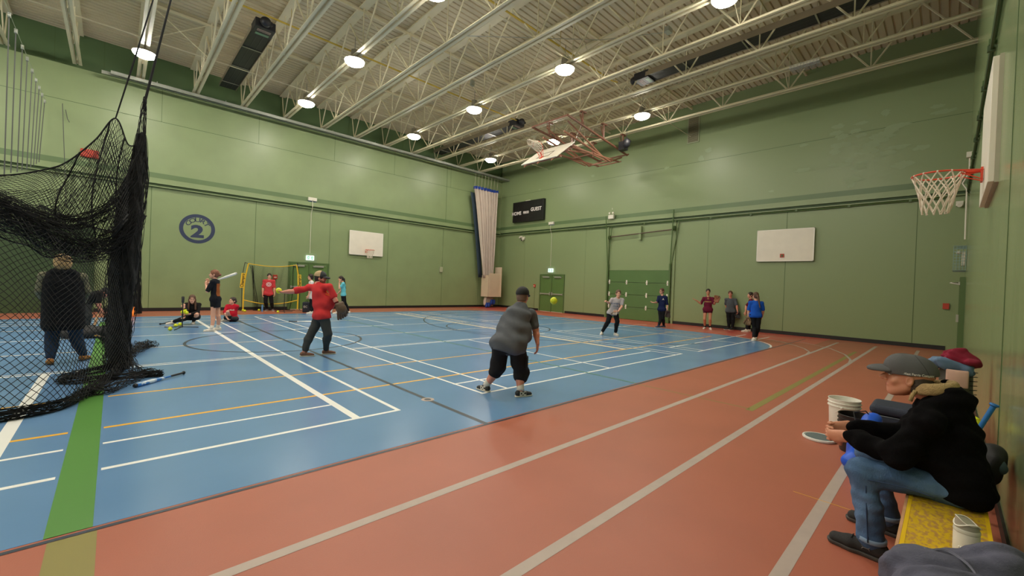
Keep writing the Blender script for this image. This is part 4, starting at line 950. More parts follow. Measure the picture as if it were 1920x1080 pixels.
def chest_print(H, w_, h_, off, drop, mt, txt=None, back=False, name='shirt_print', size=.06, ring=False, side=0.):
    """print that follows the shirt: projected onto the shirt surface by a shrinkwrap-style ray cast"""
    sh_o = [c for c in H['t'].children if c.name.startswith('shirt')][0]; bpy.context.view_layer.update()
    from mathutils.bvhtree import BVHTree
    me = sh_o.data; bv = BVHTree.FromPolygons([v_.co[:] for v_ in me.vertices], [tuple(p.vertices) for p in me.polygons])
    F = H['F']*(-1 if back else 1); rt = H['rt']*(-1 if back else 1); sp = H['sp']; c = H['N']-sp*drop+rt*side
    def proj(a, b):
        o = c+rt*(-a)*-1*1.0*(-1 if 0 else 1)+sp*b+F*.6; hit = bv.ray_cast(Vector(o), Vector(-F)); 
        return np.array(hit[0])+F*.004 if hit[0] is not None else c+rt*a+sp*b+F*off
    m = MB()
    # own right is the viewer's left for a chest print
    fx = -1
    if ring:
        for r0, r1 in ((.075, .1), (.03, .055)):
            P = [[proj(fx*r*cos(2*pi*k/28), r*sin(2*pi*k/28)*.9) for k in range(29)] for r in (r0, r1)]; m.grid(P)
    if txt:
        for row, (tx, yy, sz) in enumerate(txt):
            V, Fc = text_mesh(tx, sz, sz*.03); m.add([proj(fx*p[0], p[1]+yy) for p in V], Fc)
    if w_:
        n = 8; P = [[proj(-w_/2+w_*i/n, -h_/2+h_*j/n) for j in range(n+1)] for i in range(n+1)]; m.grid(P)
    return m.build(name, mt, H['t'])
# ------------------------------------------------------------------ the cast
def spot(px, py): g = ground(px, py); return (float(g[0]), float(g[1]))
RED = cloth('red', (204, 56, 58)); GREYM = cloth('heather_charcoal', (92, 94, 100)); OR = cloth('orange_print', (232, 130, 44)); 
# pitcher in the red shirt
H = person('heavy-set man pitching in a red shirt, glove on one hand and arm stretched left', spot(596, 668), (596, 530, .02), (603.5, 592, .0), 75,
    {'L': ((550, 546.5, .12), (530, 547.5, .12), None, (0, 0, 1), .5), 'R': ((627, 559, -.18), (633, 571, -.20), (.5, 0, -.9), (-.4, .6, .2), .5)},
    {'L': ((583, 627, .05), (570, 668.5), 92), 'R': ((615, 626, -.1), (611, 664.5), 88)}, RED, cloth('charcoal_sweats', (62, 64, 64)), skin=SKIN3, head=(601.5, 521.5, .02), hf=(.93, -.25, -.02), w=1.2, belly=.11,
    sleeve=.85, hem=.06, hair_=('short', HD), shoes=(cloth('brown_shoe', (128, 92, 78)), M_wsole), sw=.19, fold=.011, extra={'shL': (580, 539.5, .14), 'shR': (617, 538, -.17)})
# his upper arm reaches left, so he faces mostly right; beard, cap, watch
def beard(t, c, ax, s, m_):
    r, f, u = ax; P = lambda x, y, z: V3(c)+s*(x*r+y*f+z*u); A = np.array([r, f, u]); S = SDF(.012)
    S.ell(P(0, .024, -.055), np.array([.062, .072, .072])*s, A); S.ell(P(0, .066, -.10), np.array([.028, .022, .024])*s, A); S.ell(P(0, .1, -.062), np.array([.024, .03, .012])*s, A, .004, 's'); S.plane(P(0, 0, -.03), unit(u-.25*f)); S.plane(P(0, -.01, 0), -f)
    m = MB(); S.into(m, .007); return m.build('beard', m_, t, smooth=True)
beard(H['t'], H['Hc'], H['ax'], 1., mat('beard_brown', (120, 76, 60), rough=.8))
cap_hat(H['t'], H['Hc'], H['ax'], 1.06, mat('cap_charcoal', (52, 54, 58), rough=.8), mat('cap_charcoal', (52, 54, 58), rough=.8), mesh_back=mat('cap_mesh_tan', (188, 160, 122), rough=.8), tilt=.1)
m = MB(); E_, W_ = H['arms']['R']; m.lathe([(.037, -.02), (.040, -.018), (.040, .018), (.037, .02)], W_-unit(W_-E_)*.045, 16, axis=unit(W_-E_)); m.build('watch', cloth('watch_dark_red', (90, 30, 32)), H['t'], smooth=True)
m = MB()
chest_print(H, 0, 0, .2, .20, OR, txt=[('CAPS', .03, .11), ('SOFTBALL', -.05, .075)], side=.0)
glove(H['arms']['R'][1]+V3(0, 0, -.11)+H['v'].r*.07, H['v'].vec(.35, 0, -1), H['v'].vec(-.5, .8, .1), 'brown leather glove on the hand of the man pitching in red', (92, 70, 52), size=1.12)
softball(H['v'].pt(522.5, 545, .12), 'yellow softball just leaving the hand of the man in red', rot=.5, r=.056)
# catcher in grey, seen from behind
H = person('big man in grey shirt, black cap and long black shorts, crouching with his back turned', spot(948, 741), (977, 571, .18), (953, 645, -.05), 18,
    {'R': ((1004, 617, .20), (1008, 645, .12), (.0, .1, -1), (-.8, .3, 0), .28), 'L': ((938, 622, .42), (960, 640, .5))},
    {'L': ((934, 688, .12), (911, 734), 315), 'R': ((977, 697, .08), (975, 744), 62)}, GREYM, cloth('black_shorts', (36, 32, 33)), skin=SKIN3, head=(980, 556.5, .23), hf=(.35, .93, -.05), w=1.38, belly=.11, bh=.011,
    sleeve=.72, hem=.14, hair_=('short', mat('hair_grey_buzz', (120, 96, 84), rough=.8)), shoes=(M_bshoe, M_wsole, M_sock), shorts=1.22, sw=.19, fold=.013, extra={'shR': (996, 587, .20), 'shL': (953, 592, .28)})
cap_hat(H['t'], H['Hc'], H['ax'], 1.10, mat('cap_black', (26, 26, 27), rough=.75), mat('cap_black', (26, 26, 27), rough=.75))
K, An, fd = H['legs']['R']; o = (K*.55+(H['P']+H['rt']*.12)*.45)+H['v'].r*.105-H['v'].a*.02; m = MB(); m.box(o-V3(0, 0, .03), (.03, .13, .17), ax=(unit(H['v'].r-H['v'].a*.2), unit(H['v'].a+H['v'].r*.2), V3(0, 0, 1))); bevel(m.build('cargo_pocket', MATS['cloth_black_shorts'], H['t']), .012)
m = MB(); K2, An2, fd2 = H['legs']['L']
for k in range(5):
    c = K2*.62+An2*.38+H['v'].r*(-.02+.012*k)-H['v'].a*.0605+V3(0, 0, .02*sin(k*2)); m.path([c+H['v'].r*.02*cos(a)+V3(0, 0, .022*sin(a)) for a in np.linspace(0, 5, 7)], .0016, 4)
m.build('calf_tattoo', mat('tattoo_ink', (96, 78, 92), rough=.7), H['t'])
for k_ in ('R', 'L'):
    K, An, fd = H['legs'][k_]; sdv = np.cross(fd, V3(0, 0, 1)); c = An+fd*.02+V3(0, 0, -.035); sgn = 1 if sdv@H['v'].a < 0 else -1
    m = MB(); o_ = c+sdv*sgn*.047
    V, Fc = text_mesh('DC', .07, .004); ex = fd if sgn*(sdv@H['v'].a) < 0 and fd@H['v'].r > 0 else -fd
    m.add([o_+ex*p[0]+V3(0, 0, 1)*p[1] for p in V], Fc); m.build('shoe_emblem', M_wsole, H['t'])
softball(H['v'].pt(1038.3, 564, 1.3), 'yellow softball in flight in front of the doors, right of the man in grey', rot=1.2, r=.062)
# batter girl, standing
H = person('girl with auburn bun and long black T-shirt holding a white bat on her shoulder', spot(403, 621), (403, 524.5, .0), (404, 561, 0), 290,
    {'R': ((394, 541, .22), (389.5, 530, .32), (-.3, 0, .95), (.3, -.5, 0), .9), 'L': ((389, 546, -.12), (386.5, 534, .12), (-.1, .2, .95), (.5, .5, 0), .9)},
    {'R': ((409, 592, .05), (409, 619.5), 285), 'L': ((399, 592, -.06), (397, 622), 275)}, cloth('black_tee', (26, 27, 34)), BLK, head=(401.5, 514.5, 0), hf=(-.95, .1, .05), w=.92, sleeve=.9, shirt_len=.22, shorts=.35, waist=.9,
    hair_=('bun', HA), shoes=(M_wshoe, M_wsole, M_wshoe), smile=True, sw=.155)
chest_print(H, .20, .33, .13, .27, cloth('back_print_rust', (150, 84, 44)), back=True)
bat(H['v'].pt(384.5, 533, .26), H['v'].pt(444.4, 512, .18), 'white bat resting on the shoulder of the girl in the long black shirt', mat('bat_white', (236, 234, 232), rough=.3), mat('bat_grip_white', (200, 196, 192), rough=.6), s=1.15)
# kneeling girl with tee
sp_ = spot(356, 609)
H = person('smiling long-haired girl in black crouching with yellow balls in her arms', sp_, (361.5, 568, .08), (362, 594, .22), 175,
    {'R': ((350, 584, -.08), (344.5, 577, -.18), (0, 0, 1), (0, .5, .3), .9), 'L': ((371, 586, -.02), (355, 589, -.14), (-1, 0, -.1), (0, .5, .7), .7)},
    {'L': ((369.5, 589, -.26), (362.5, 607.5), 185), 'R': ((343, 598, -.12), (325, 606, .0), 250)}, cloth('black_hoodie', (30, 28, 29)), BLK, head=(360.5, 560.8, 0), hf=(-.05, -1, -.02), w=.95, sleeve=1.75, hem=.08,
    hair_=('long', HB), shoes=(M_wshoe, M_wsole), glasses=True, smile=True, sw=.155)
def floor_ball(px, py, label, r=.049, up=0.):
    g = ground(px, py); softball((g[0], g[1], r+.001+up), label, rot=px)
v_ = View(sp_)
for (px, py), d, nm in (((342.5, 585), -.24, 'yellow softball cradled at the left in the arms of the crouching girl'), ((350, 586.5), -.22, 'yellow softball cradled in the middle in the arms of the crouching girl'), ((347, 582.3), -.16, 'yellow softball cradled on top in the arms of the crouching girl')): softball(v_.pt(px, py, d), nm, rot=px)
floor_ball(319, 620, 'yellow softball on the blue floor left of the batting tee feet'); floor_ball(329.5, 613.5, 'yellow softball on the floor under the crouching girl, left one of two'); floor_ball(337.5, 611, 'yellow softball on the floor under the crouching girl, right one of two')
t = thing('batting_tee', 'black batting tee with tripod feet held by the crouching girl', 'batting tee', (*spot(341.5, 616), 0)); g0 = ground(341.5, 616)
m = MB(); m.tube((g0[0], g0[1], .03), (g0[0], g0[1], .70), .013, 8); m.tube((g0[0], g0[1], .3), (g0[0], g0[1], .40), .02, 8); m.build('tee_post', M_bshoe, t, smooth=True, angle=40)
m = MB(); m.lathe([(.018, 0), (.03, .02), (.034, .16), (.022, .18), (0, .18)], (g0[0], g0[1], .70), 12); m.build('tee_top', mat('rubber_dark', (44, 44, 48), rough=.6), t, smooth=True, angle=40)
for px, py in ((308, 614), (327, 619.5), (372, 614.5)):
    g1 = ground(px, py); d = unit(g1-g0)*min(np.linalg.norm(g1-g0), .55); m = MB(); m.tube((g0[0], g0[1], .05), (g0[0]+d[0], g0[1]+d[1], .014), .012, 6); m.build('foot', M_bshoe, t)
a, b = ground(300, 609.5), ground(323, 605.5); bat(a+V3(0, 0, .03), b+V3(0, 0, .03), 'dark bat with white end lying left of the crouching girl', M_bshoe, M_black, endc=M_wsole)
# sitting girl
sp_ = spot(432, 604)
H = person('girl in a bright red shirt sitting on the floor leaning back on one hand', sp_, (435.5, 571, .22), (435.5, 597.5, .22), 200,
    {'R': ((421.5, 585, .1), (425, 594, -.05), (.3, -.3, -.6)), 'L': ((441.5, 586, .42), (443, 600, .5), (.3, 0, -.5), (0, 0, -1), .1)},
    {'R': ((427, 584.5, -.18), (421.5, 602.5), 240), 'L': ((443, 597.5, .0), (425, 600, .22), 270)}, cloth('crimson', (186, 28, 48)), BLK2, head=(436, 564.2, .22), hf=(-.7, -.65, .2), w=.9, sleeve=1.25, hem=.06,
    hair_=('bun', HD), shoes=(M_wshoe, M_wsole), sw=.15)
chest_print(H, 0, 0, .13, .17, M_wshoe, txt=[('softball', 0, .06)])
# person in red by the yellow net
H = person('person in red T-shirt with round white print standing inside the yellow net frame', spot(505.5, 583.5), (504.5, 524.5, 0), (503, 550.5, 0), 180,
    {'R': ((493, 540, -.02), (492.5, 551, -.06), None, None, .4), 'L': ((514.5, 540, -.02), (514.8, 550.5, -.06), None, None, .5)},
    {'R': ((498, 567, 0), (500.5, 583), 200), 'L': ((509, 567, 0), (511, 583), 170)}, cloth('washed_red', (196, 62, 66)), BLK, head=(505, 518, 0), hf=(.1, -1, 0), w=1.05, sleeve=.85, hem=.1, hair_=('short', HD), shoes=(cloth('shoe_mauve', (96, 80, 82)), M_wsole), sw=.17)
chest_print(H, 0, 0, .13, .2, cloth('print_white', (226, 206, 206)), ring=True)
# person hidden behind the pitcher
H = person('dark-haired person in a white top standing behind the man in red', spot(586, 588), (583.5, 527, 0), (584, 557, 0), 255,
    {'R': ((588, 543, .18), (584, 555, .1)), 'L': ((582, 543, -.2), (578, 555, -.2))},
    {'R': ((587, 572, .05), (588, 587), 260), 'L': ((583, 572, -.05), (583, 588.5), 260)}, cloth('white_tee', (226, 222, 220)), BLK, head=(582, 519.5, 0), hf=(-.85, -.5, 0), w=.95, hair_=('bob', HD), shoes=(M_wshoe, M_wsole), glasses=True)
# teal girl
sp_ = spot(643, 588)
H = person('girl with long ponytail in a teal T-shirt and black leggings, one hand to her face', sp_, (643.5, 530, 0), (644, 553, .02), 280,
    {'L': ((636.5, 541, -.18), (636, 530, -.12), (.15, .3, .9), (.8, .2, 0), .3), 'R': ((640, 544, .2), (631.5, 552, .12), (-.4, 0, -.9), (0, .4, 0), .8)},
    {'L': ((643.5, 570, -.05), (632, 589.5), 265), 'R': ((647, 568, .08), (654, 586.5), 300)}, cloth('teal', (104, 190, 204)), BLK, head=(639, 523, 0), hf=(-.92, -.2, -.15), w=.85, sleeve=.6, hem=.04, hair_=('pony', HD, (648.5, 542, .08)), shoes=(M_wshoe, M_wsole), sw=.15)
v_ = View(sp_); bat(v_.pt(631.5, 549.5, .12), v_.pt(620.5, 586, .05), 'white bat held pointing down by the girl in teal', MATS['bat_white'], MATS['bat_grip_white'], s=1.1)
# five players by the right wall
LEG = BLK
sp_ = spot(1141, 629)
H = person('girl in a pale grey T-shirt and black leggings following through a throw', sp_, (1158.5, 559, -.02), (1149, 586.5, .02), 175,
    {'R': ((1142.5, 568.5, -.02), (1138.5, 566.5, -.28), (-.4, -.5, .4), (0, 0, -1), .8), 'L': ((1165.5, 575.5, -.10), (1159, 584.5, -.22), (-.9, -.2, -.2), (0, .5, .5), .5)},
    {'R': ((1140.5, 602.5, -.05), (1128.5, 627.5, ), 190), 'L': ((1157.5, 602.5, -.1), (1153.8, 629), 150)}, cloth('pale_grey', (176, 168, 170)), LEG, head=(1159.5, 550.5, -.04), hf=(.15, -1, .05), w=.98, sleeve=.6, hem=.08, hair_=('tied', HB), shoes=(M_wshoe, M_wsole), sw=.16)
chest_print(H, 0, 0, .13, .2, cloth('print_blue_grey', (96, 112, 136)), txt=[('SOFTBALL', .02, .07), ('CLUB', -.06, .07)])
glove(View(sp_).pt(1153, 586.5, -.26), V3(-.6, -.2, -.6), View(sp_).vec(-.3, -1, .3), 'grey glove held at the waist of the girl in pale grey', (150, 140, 132), size=.9)
sp_ = spot(1238.5, 614.5)
H = person('girl with glasses in a navy T-shirt, walking with a dark glove', sp_, (1242, 554.5, 0), (1241, 580, 0), 200,
    {'R': ((1232, 567, -.05), (1226, 567.5, -.26), (-.9, -.3, 0), (0, 0, 1), .5), 'L': ((1251.3, 571, .02), (1250.8, 582, -.05), (.1, 0, -1), (-.5, .5, 0), .4)},
    {'R': ((1238.5, 597, -.02), (1235, 614.8), 230), 'L': ((1243, 597, .0), (1244.5, 613.2), 240)}, cloth('navy', (26, 34, 70)), LEG, head=(1240.7, 546, 0), hf=(-.55, -.85, 0), w=.9, sleeve=.95, hem=.14, hair_=('tied', HB), shoes=(cloth('shoe_blue_grey', (58, 66, 92)), M_wsole), glasses=True, sw=.155)
chest_print(H, 0, 0, .13, .14, M_wshoe, txt=[('A', 0, .1)], side=-.07)
glove(View(sp_).pt(1252, 588.5, -.06), V3(.1, 0, -1), View(sp_).vec(.3, -1, 0), 'dark brown glove hanging from the hand of the girl in navy', (64, 50, 46))
sp_ = spot(1327, 618)
H = person('girl in a maroon T-shirt and short shorts shrugging with both hands raised', sp_, (1327.8, 557, 0), (1327.3, 580.5, 0), 180,
    {'R': ((1314.5, 569.5, -.04), (1305.5, 563, -.10), (-.9, -.2, .3), (0, 0, 1), .2), 'L': ((1339, 570, -.04), (1341.5, 565.5, -.2), (.1, -.2, 1), (0, -1, .2), .3)},
    {'R': ((1321, 598, -.06), (1321.5, 614.8), 195), 'L': ((1331.5, 598.5, -.06), (1331.3, 618), 165)}, cloth('maroon', (104, 28, 52)), cloth('maroon_shorts', (78, 22, 44)), skin=SKIN2, head=(1327.7, 547.2, 0), hf=(-.05, -1, .0), w=.98, sleeve=.9, hem=.14, hair_=('tied', HD), shoes=(M_wshoe, M_wsole, BLK), shorts=.25, sw=.165)
chest_print(H, 0, 0, .13, .16, cloth('print_gold', (206, 176, 108)), txt=[('*', .05, .16), ('WARRIORS', -.03, .05)])
glove(View(sp_).pt(1344, 560.8, -.24), V3(.1, 0, 1), View(sp_).vec(-.2, -1, .2), 'tan leather glove raised by the shrugging girl in maroon', (150, 96, 66))
sp_ = spot(1369, 618)
H = person('girl in a dark grey T-shirt leaning on the wall, one hand behind her back', sp_, (1370, 559.5, -.02), (1370, 583, -.04), 182,
    {'R': ((1361, 571, .05), (1364, 580, .12)), 'L': ((1381.5, 573, -.08), (1382.7, 583, -.14), None, None, .4)},
    {'R': ((1366.5, 600, -.14), (1366, 618.5), 245), 'L': ((1374.5, 600, -.14), (1372.5, 619), 215)}, cloth('slate', (84, 90, 96)), LEG, skin=SKIN3, head=(1369.5, 550.8, -.06), hf=(0, -1, -.05), w=1.05, sleeve=.85, hem=.08, hair_=('short', HB), shoes=(M_bshoe, M_wsole), sw=.165)
glove(View(sp_).pt(1383.3, 590, -.15), V3(0, 0, -1), View(sp_).vec(-.4, -1, 0), 'black glove on the girl leaning on the wall in dark grey', (28, 26, 28))
sp_ = spot(1401.5, 622)
H = person('brown-haired girl in maroon standing half hidden behind the girl in blue', sp_, (1408, 561.5, 0), (1406, 586, 0), 265,
    {'L': ((1399, 574, -.1), (1398, 585, -.12)), 'R': ((1410, 575, .2), (1408, 586, .15))},
    {'L': ((1402, 603, -.05), (1399.5, 623), 262), 'R': ((1405, 603, .06), (1404, 621.5), 262)}, cloth('maroon', (104, 28, 52)), LEG, head=(1406.8, 553.5, 0), hf=(-.9, -.4, .02), w=.95, sleeve=.8, hem=.1, hair_=('tied', HD), shoes=(M_wshoe, M_wsole), sw=.16)
sp_ = spot(1415, 638)
H = person('girl in a royal blue T-shirt with a long ponytail walking away, back turned', sp_, (1418, 565, 0), (1417, 591, 0), 352,
    {'L': ((1403.8, 581.5, .02), (1403, 594.5, .04), None, (.8, 0, 0), .4), 'R': ((1431, 581.5, .08), (1429.5, 592, .22))},
    {'L': ((1414.8, 614, .06), (1413, 640.5), 350), 'R': ((1421, 613, .06), (1417, 635.5), 355)}, cloth('royal_blue', (28, 84, 184)), LEG, head=(1416.5, 554.8, .02), hf=(-.55, .83, .0), w=1.0, sleeve=.9, hem=.08, hair_=('pony', HB, (1425, 577, -.15)), shoes=(M_wshoe, M_wsole), sw=.165)
glove(View(sp_).pt(1402.8, 601.5, .02), V3(0, 0, -1), View(sp_).vec(-.5, -1, 0), 'brown glove hanging in the left hand of the girl in blue', (104, 78, 50))
# woman behind the batting net
sp_ = spot(125, 679); OL = cloth('olive_grey', (120, 118, 98))
H = person('blond person in a long black quilted vest standing behind the net, back turned', sp_, (119, 512.5, 0), (119.5, 592, 0), 5,
    {'L': ((74, 545, .02), (86, 573, .20)), 'R': ((163, 546, .02), (152, 574, .20))},
    {'L': ((97, 638, .02), (94, 684), 355), 'R': ((144, 636, .02), (156, 676), 25)}, OL, cloth('jeans_dark', (34, 52, 78)), head=(118.5, 493.5, 0), hf=(.1, 1, -.1), w=1.25, sleeve=1.9, hem=.10, hair_=('bob', HBL), shoes=(cloth('boot_tan', (160, 110, 58)), M_bshoe), sw=.19, hs=1.08)
def quilted_vest(H, m_):
    N, Pv, sp, rt, F = H['N'], H['P'], H['sp'], H['rt'], H['F']; S = SDF(.05)
    nr = 9; top = N-sp*.03; bot = Pv-sp*.17
    for k in range(nr): c = top+(bot-top)*(k+.5)/nr; wd = .165+.022*(k/nr)+(-.02 if k == 0 else 0); S.cap(c-rt*.085, c+rt*.085, wd*.94, wd*.94, flat=(rt, 1.0), k=.012); 
    S.cap(top-rt*.13-sp*.03, top+rt*.13-sp*.03, .075, .075, k=.03); S.plane(bot-sp*.06, -sp)
    m = MB(); S.into(m, .011); return m.build('quilted_vest', m_, H['t'], smooth=True)
quilted_vest(H, cloth('vest_black', (22, 23, 28)))
S = SDF(.04); S.cap(H['N']-H['rt']*.09-H['F']*.06+V3(0, 0, .01), H['N']+H['rt']*.09-H['F']*.06+V3(0, 0, .01), .07, .07); S.cap(H['N']-H['rt']*.06+H['F']*.04+V3(0, 0, .01), H['N']+H['rt']*.06+H['F']*.04+V3(0, 0, .01), .06, .06); m = MB(); S.into(m, .01); m.build('vest_hood', MATS['cloth_vest_black'], H['t'], smooth=True)
# bent-over player farther back behind the net
sp_ = spot(166, 616)
H = person('player in black bending forward to pick up a bat behind the net', sp_, (187, 548, -.02), (160, 566, .1), 80,
    {'R': ((185, 567, -.22), (188.5, 580, -.2), (.3, 0, -1), None, .6), 'L': ((181, 567, .2), (187, 580, .1), (.3, 0, -1), None, .6)},
    {'R': ((166, 592, -.12), (163, 617), 85), 'L': ((163, 592, .18), (160, 614.5), 85)}, BLK, BLK2, skin=SKIN3, head=(197, 549.5, -.02), hf=(.75, -.2, -.7), hup=(.65, 0, .7), w=1.1, sleeve=.9, hair_=('short', HD), shoes=(M_bshoe, M_wsole))
cap_hat(H['t'], H['Hc'], H['ax'], 1.08, MATS['cap_black'], MATS['cap_black'])
a = View(sp_); bat(a.pt(188, 576, -.2), a.pt(177, 611, -.25), 'light wood-coloured bat held down by the bending player behind the net', mat('bat_wood', (196, 150, 110), rough=.4), M_black)
print('LIMBS', [d for d in DBG if (d[1] in 'RL' and (not .2 < d[2] < .36 or not .18 < d[3] < .32)) or ('leg' in d[1] and (not .36 < d[2] < .52 or not .30 < d[3] < .48))])
# ------------------------------------------------------------------ batting net, gathered on the left
M_twine = mat('net_twine_black', (20, 20, 22), rough=.9); M_core = mat('gathered_net_black', (22, 22, 24), rough=.95, var=.3, vscale=40, bump=.8, bscale=90)
rnd = random.Random(7)
def crv(P, n):
    P = [V3(p) for p in P]; out = []
    m = len(P)-1
    for i in range(n+1):
        t = i/n*m; k = min(int(t), m-1); f_ = t-k; p0 = P[max(k-1, 0)]; p1 = P[k]; p2 = P[k+1]; p3 = P[min(k+2, m)]
        out.append(.5*((2*p1)+(-p0+p2)*f_+(2*p0-5*p1+4*p2-p3)*f_*f_+(-p0+3*p1-3*p2+p3)*f_**3))
    return out
def tri_strand(m, P, r):
    m.path(P, r, 3)
def net_sheet(m, surf, nu, nv, r=.0028, seg=2.):
    """diamond mesh over surf(u, v); nu, nv = diamonds across / down"""
    for s in (-1, 1):
        for k in range(-nv, nu+nv+1):
            P = []; steps = int(nv*seg)
            for j in range(steps+1):
                v = j/steps; u = (k+s*v*nv)/nu
                if 0 <= u <= 1: P.append(surf(u, v))
                elif len(P) > 1: tri_strand(m, P, r); P = []
                else: P = []
            if len(P) > 1: tri_strand(m, P, r)
def bundle(m, path, rad, n=40, r=.003, twist=1., seg=26, seed=0, mi=0, wild=.25):
    q = random.Random(seed); C_ = crv(path, seg); F_ = []
    sd = None
    for i, p in enumerate(C_):
        d = unit(C_[min(i+1, seg)]-C_[max(i-1, 0)])
        if sd is None: sd, u = frame(d)
        else: sd = unit(sd-d*(sd@d)); u = np.cross(sd, d)
        F_.append((sd, u))
    for k in range(n):
        a0 = q.uniform(0, 2*pi); w_ = q.choice((-1, 1))*q.uniform(.3, 1.)*twist*2*pi; f0 = q.uniform(.55, 1.05); ph = q.uniform(0, 6)
        P = []
        for i, p in enumerate(C_):
            t = i/seg; R_ = (rad(t) if callable(rad) else rad)*(f0+wild*sin(ph+t*q.uniform(9, 11))); a = a0+w_*t
            P.append(p+R_*(cos(a)*F_[i][0]+sin(a)*F_[i][1]))
        m.path(P, r, 3, mi=mi)
def core(path, rad, seg=30, h=.03, fold=.02):
    S = SDF(.05); C_ = crv(path, seg)
    for i in range(seg): S.cap(C_[i], C_[i+1], rad(i/seg), rad((i+1)/seg), k=.03)
    S.fold(fold, 38, 3, .35); m = MB(); S.into(m, h); return m
NT = thing('batting_net', 'large black batting net gathered into a column and swags at the left', 'net', (.1, 8.5, 0))
# front sheet from the column to beyond the left edge
topc = crv([(.12, 8.75, 2.5), (-.10, 8.6, 2.0), (-.3, 8.3, 1.85), (-.6, 7.9, 1.95), (-.95, 7.5, 2.2), (-1.5, 7.2, 2.4), (-2.6, 7., 2.4)], 60)
botc = crv([(.2, 8.85, .03), (.02, 7.9, .03), (-.2, 7.1, .03), (-.42, 6.55, .03), (-.85, 6.38, .03), (-1.6, 6.3, .03), (-2.8, 6.4, .03)], 60)
def lerp_c(Cv, u): t = u*(len(Cv)-1); k = min(int(t), len(Cv)-2); return Cv[k]*(1-(t-k))+Cv[k+1]*(t-k)
def s_front(u, v):
    a = lerp_c(topc, u); b = lerp_c(botc, u); p = a*(1-v)+b*v; p = p.copy(); p[1] += .10*sin(u*23+v*2)*(.4+.6*v)+.05*sin(u*51); p[0] += .03*sin(v*9+u*14); return p
m = MB(); net_sheet(m, s_front, 42, 27, .0036); m.build('net_front_sheet', M_twine, NT)
# upper panel hanging between the apex and the swag
topu = crv([(.25, 8.9, 3.55), (.12, 8.9, 3.5), (-.03, 8.9, 3.86), (-.24, 8.9, 3.48), (-.5, 8.9, 3.11), (-.71, 8.9, 2.94), (-1.14, 8.9, 2.76), (-1.8, 8.9, 2.7), (-2.6, 8.9, 2.8)], 80)
botu = crv([(.2, 8.85, 2.6), (.1, 8.8, 2.25), (-.1, 8.8, 2.05), (-.4, 8.8, 1.95), (-.7, 8.8, 2.05), (-1.0, 8.8, 2.2), (-1.4, 8.8, 2.3), (-1.9, 8.8, 2.35), (-2.6, 8.8, 2.4)], 80)
def s_up(u, v):
    a = lerp_c(topu, u); b = lerp_c(botu, u); p = a*(1-v)+b*v; p[1] += .12*sin(u*31)*v+.05*sin(u*67+3*v); p[2] -= .03*sin(u*40)*v; return p
m = MB(); net_sheet(m, s_up, 46, 16, .0036)
for du in (.16, .29, .45): m.path([s_up(du+.05*sin(v*3), v) for v in np.linspace(0, 1, 16)], .010, 5)
m.build('net_upper_sheet', M_twine, NT)
m = MB(); m.path(topu, .011, 6); m.build('net_border_rope', M_twine, NT)
for dz, dy, s1 in ((-.35, -.25, .9), (-.62, -.35, .75)):
    def s_mid(u, v, dz=dz, dy=dy, s1=s1): p = s_up(.10+.9*u, v*s1); p = p+V3(-.05*sin(u*7), dy+.08*sin(u*26+v*3), dz*(.4+.6*sin(pi*min(1, u*1.2)))); return p
    m = MB(); net_sheet(m, s_mid, 40, 12, .0034); m.path([s_mid(u, 1) for u in np.linspace(0, 1, 50)], .010, 5); m.build('net_hanging_fold', M_twine, NT)
# swags
m = MB()
for q, (path, rr, nn) in enumerate((
    ([(.2, 8.85, 2.95), (.05, 8.75, 2.6), (-.15, 8.6, 2.35), (-.45, 8.5, 2.15), (-.8, 8.3, 2.2), (-1.2, 8.1, 2.35), (-1.8, 8.0, 2.5)], .06, 34),
    ([(.2, 8.8, 2.45), (.05, 8.7, 2.05), (-.12, 8.6, 1.85), (-.3, 8.5, 1.78), (-.55, 8.4, 1.85), (-.85, 8.2, 2.05), (-1.2, 8.0, 2.25), (-1.8, 7.8, 2.4)], .10, 60),
    ([(.18, 8.8, 2.3), (-.05, 8.7, 1.95), (-.3, 8.5, 1.9), (-.6, 8.3, 2.05), (-1., 8.1, 2.3), (-1.7, 8., 2.6)], .09, 40),
    ([(.2, 8.85, 3.1), (.1, 8.8, 2.85), (-.05, 8.7, 2.55), (-.3, 8.6, 2.3), (-.65, 8.5, 2.25), (-1.0, 8.3, 2.4), (-1.6, 8.2, 2.6)], .035, 14))):
    bundle(m, path, rr*1.35, int(nn*1.3), .0034, 1.2, 30, 10+q, wild=.45)
m.build('net_swag', M_twine, NT)
# column
colp = [(.27, 8.9, 3.7), (.25, 8.9, 3.3), (.2, 8.88, 2.8), (.15, 8.86, 2.2), (.11, 8.85, 1.5), (.08, 8.85, .9), (.07, 8.85, .4), (.10, 8.86, .03)]
crad = lambda t: .035+.12*min(1, t*2.2)-.10*max(0, t-.55)
core(colp, crad, h=.022, fold=.016).build('net_column', M_core, NT, smooth=True)
m = MB(); bundle(m, colp, lambda t: crad(t)*1.12+.012, 90, .0042, 1.5, 40, 3, wild=.18)
bundle(m, [(.27, 8.95, 3.6), (.33, 9., 3.1), (.30, 9, 2.6), (.24, 9, 2.2), (.2, 8.9, 1.8)], .05, 26, .004, 1., 20, 4)
m.build('net_column_strands', M_twine, NT)
m = MB(); bundle(m, [(.26, 8.9, 3.4), (.28, 8.9, 4.1), (.30, 8.9, 4.3)], lambda t: .05*(1-t)+.012, 16, .0045, 1, 12, 5); m.path([(.28, 8.9, 4.1), (.60, 8.9, 6.1), (.94, 8.95, 8.48)], [.018, .013, .011], 8); m.build('hoist_rope', M_twine, NT)
m = MB(); m.path([(-.03, 8.9, 3.86), (.15, 8.9, 4.76), (.36, 8.9, 5.85), (.92, 8.98, 8.48)], [.010, .013, .010, .008], 6); m.build('hoist_rope', M_twine, NT)
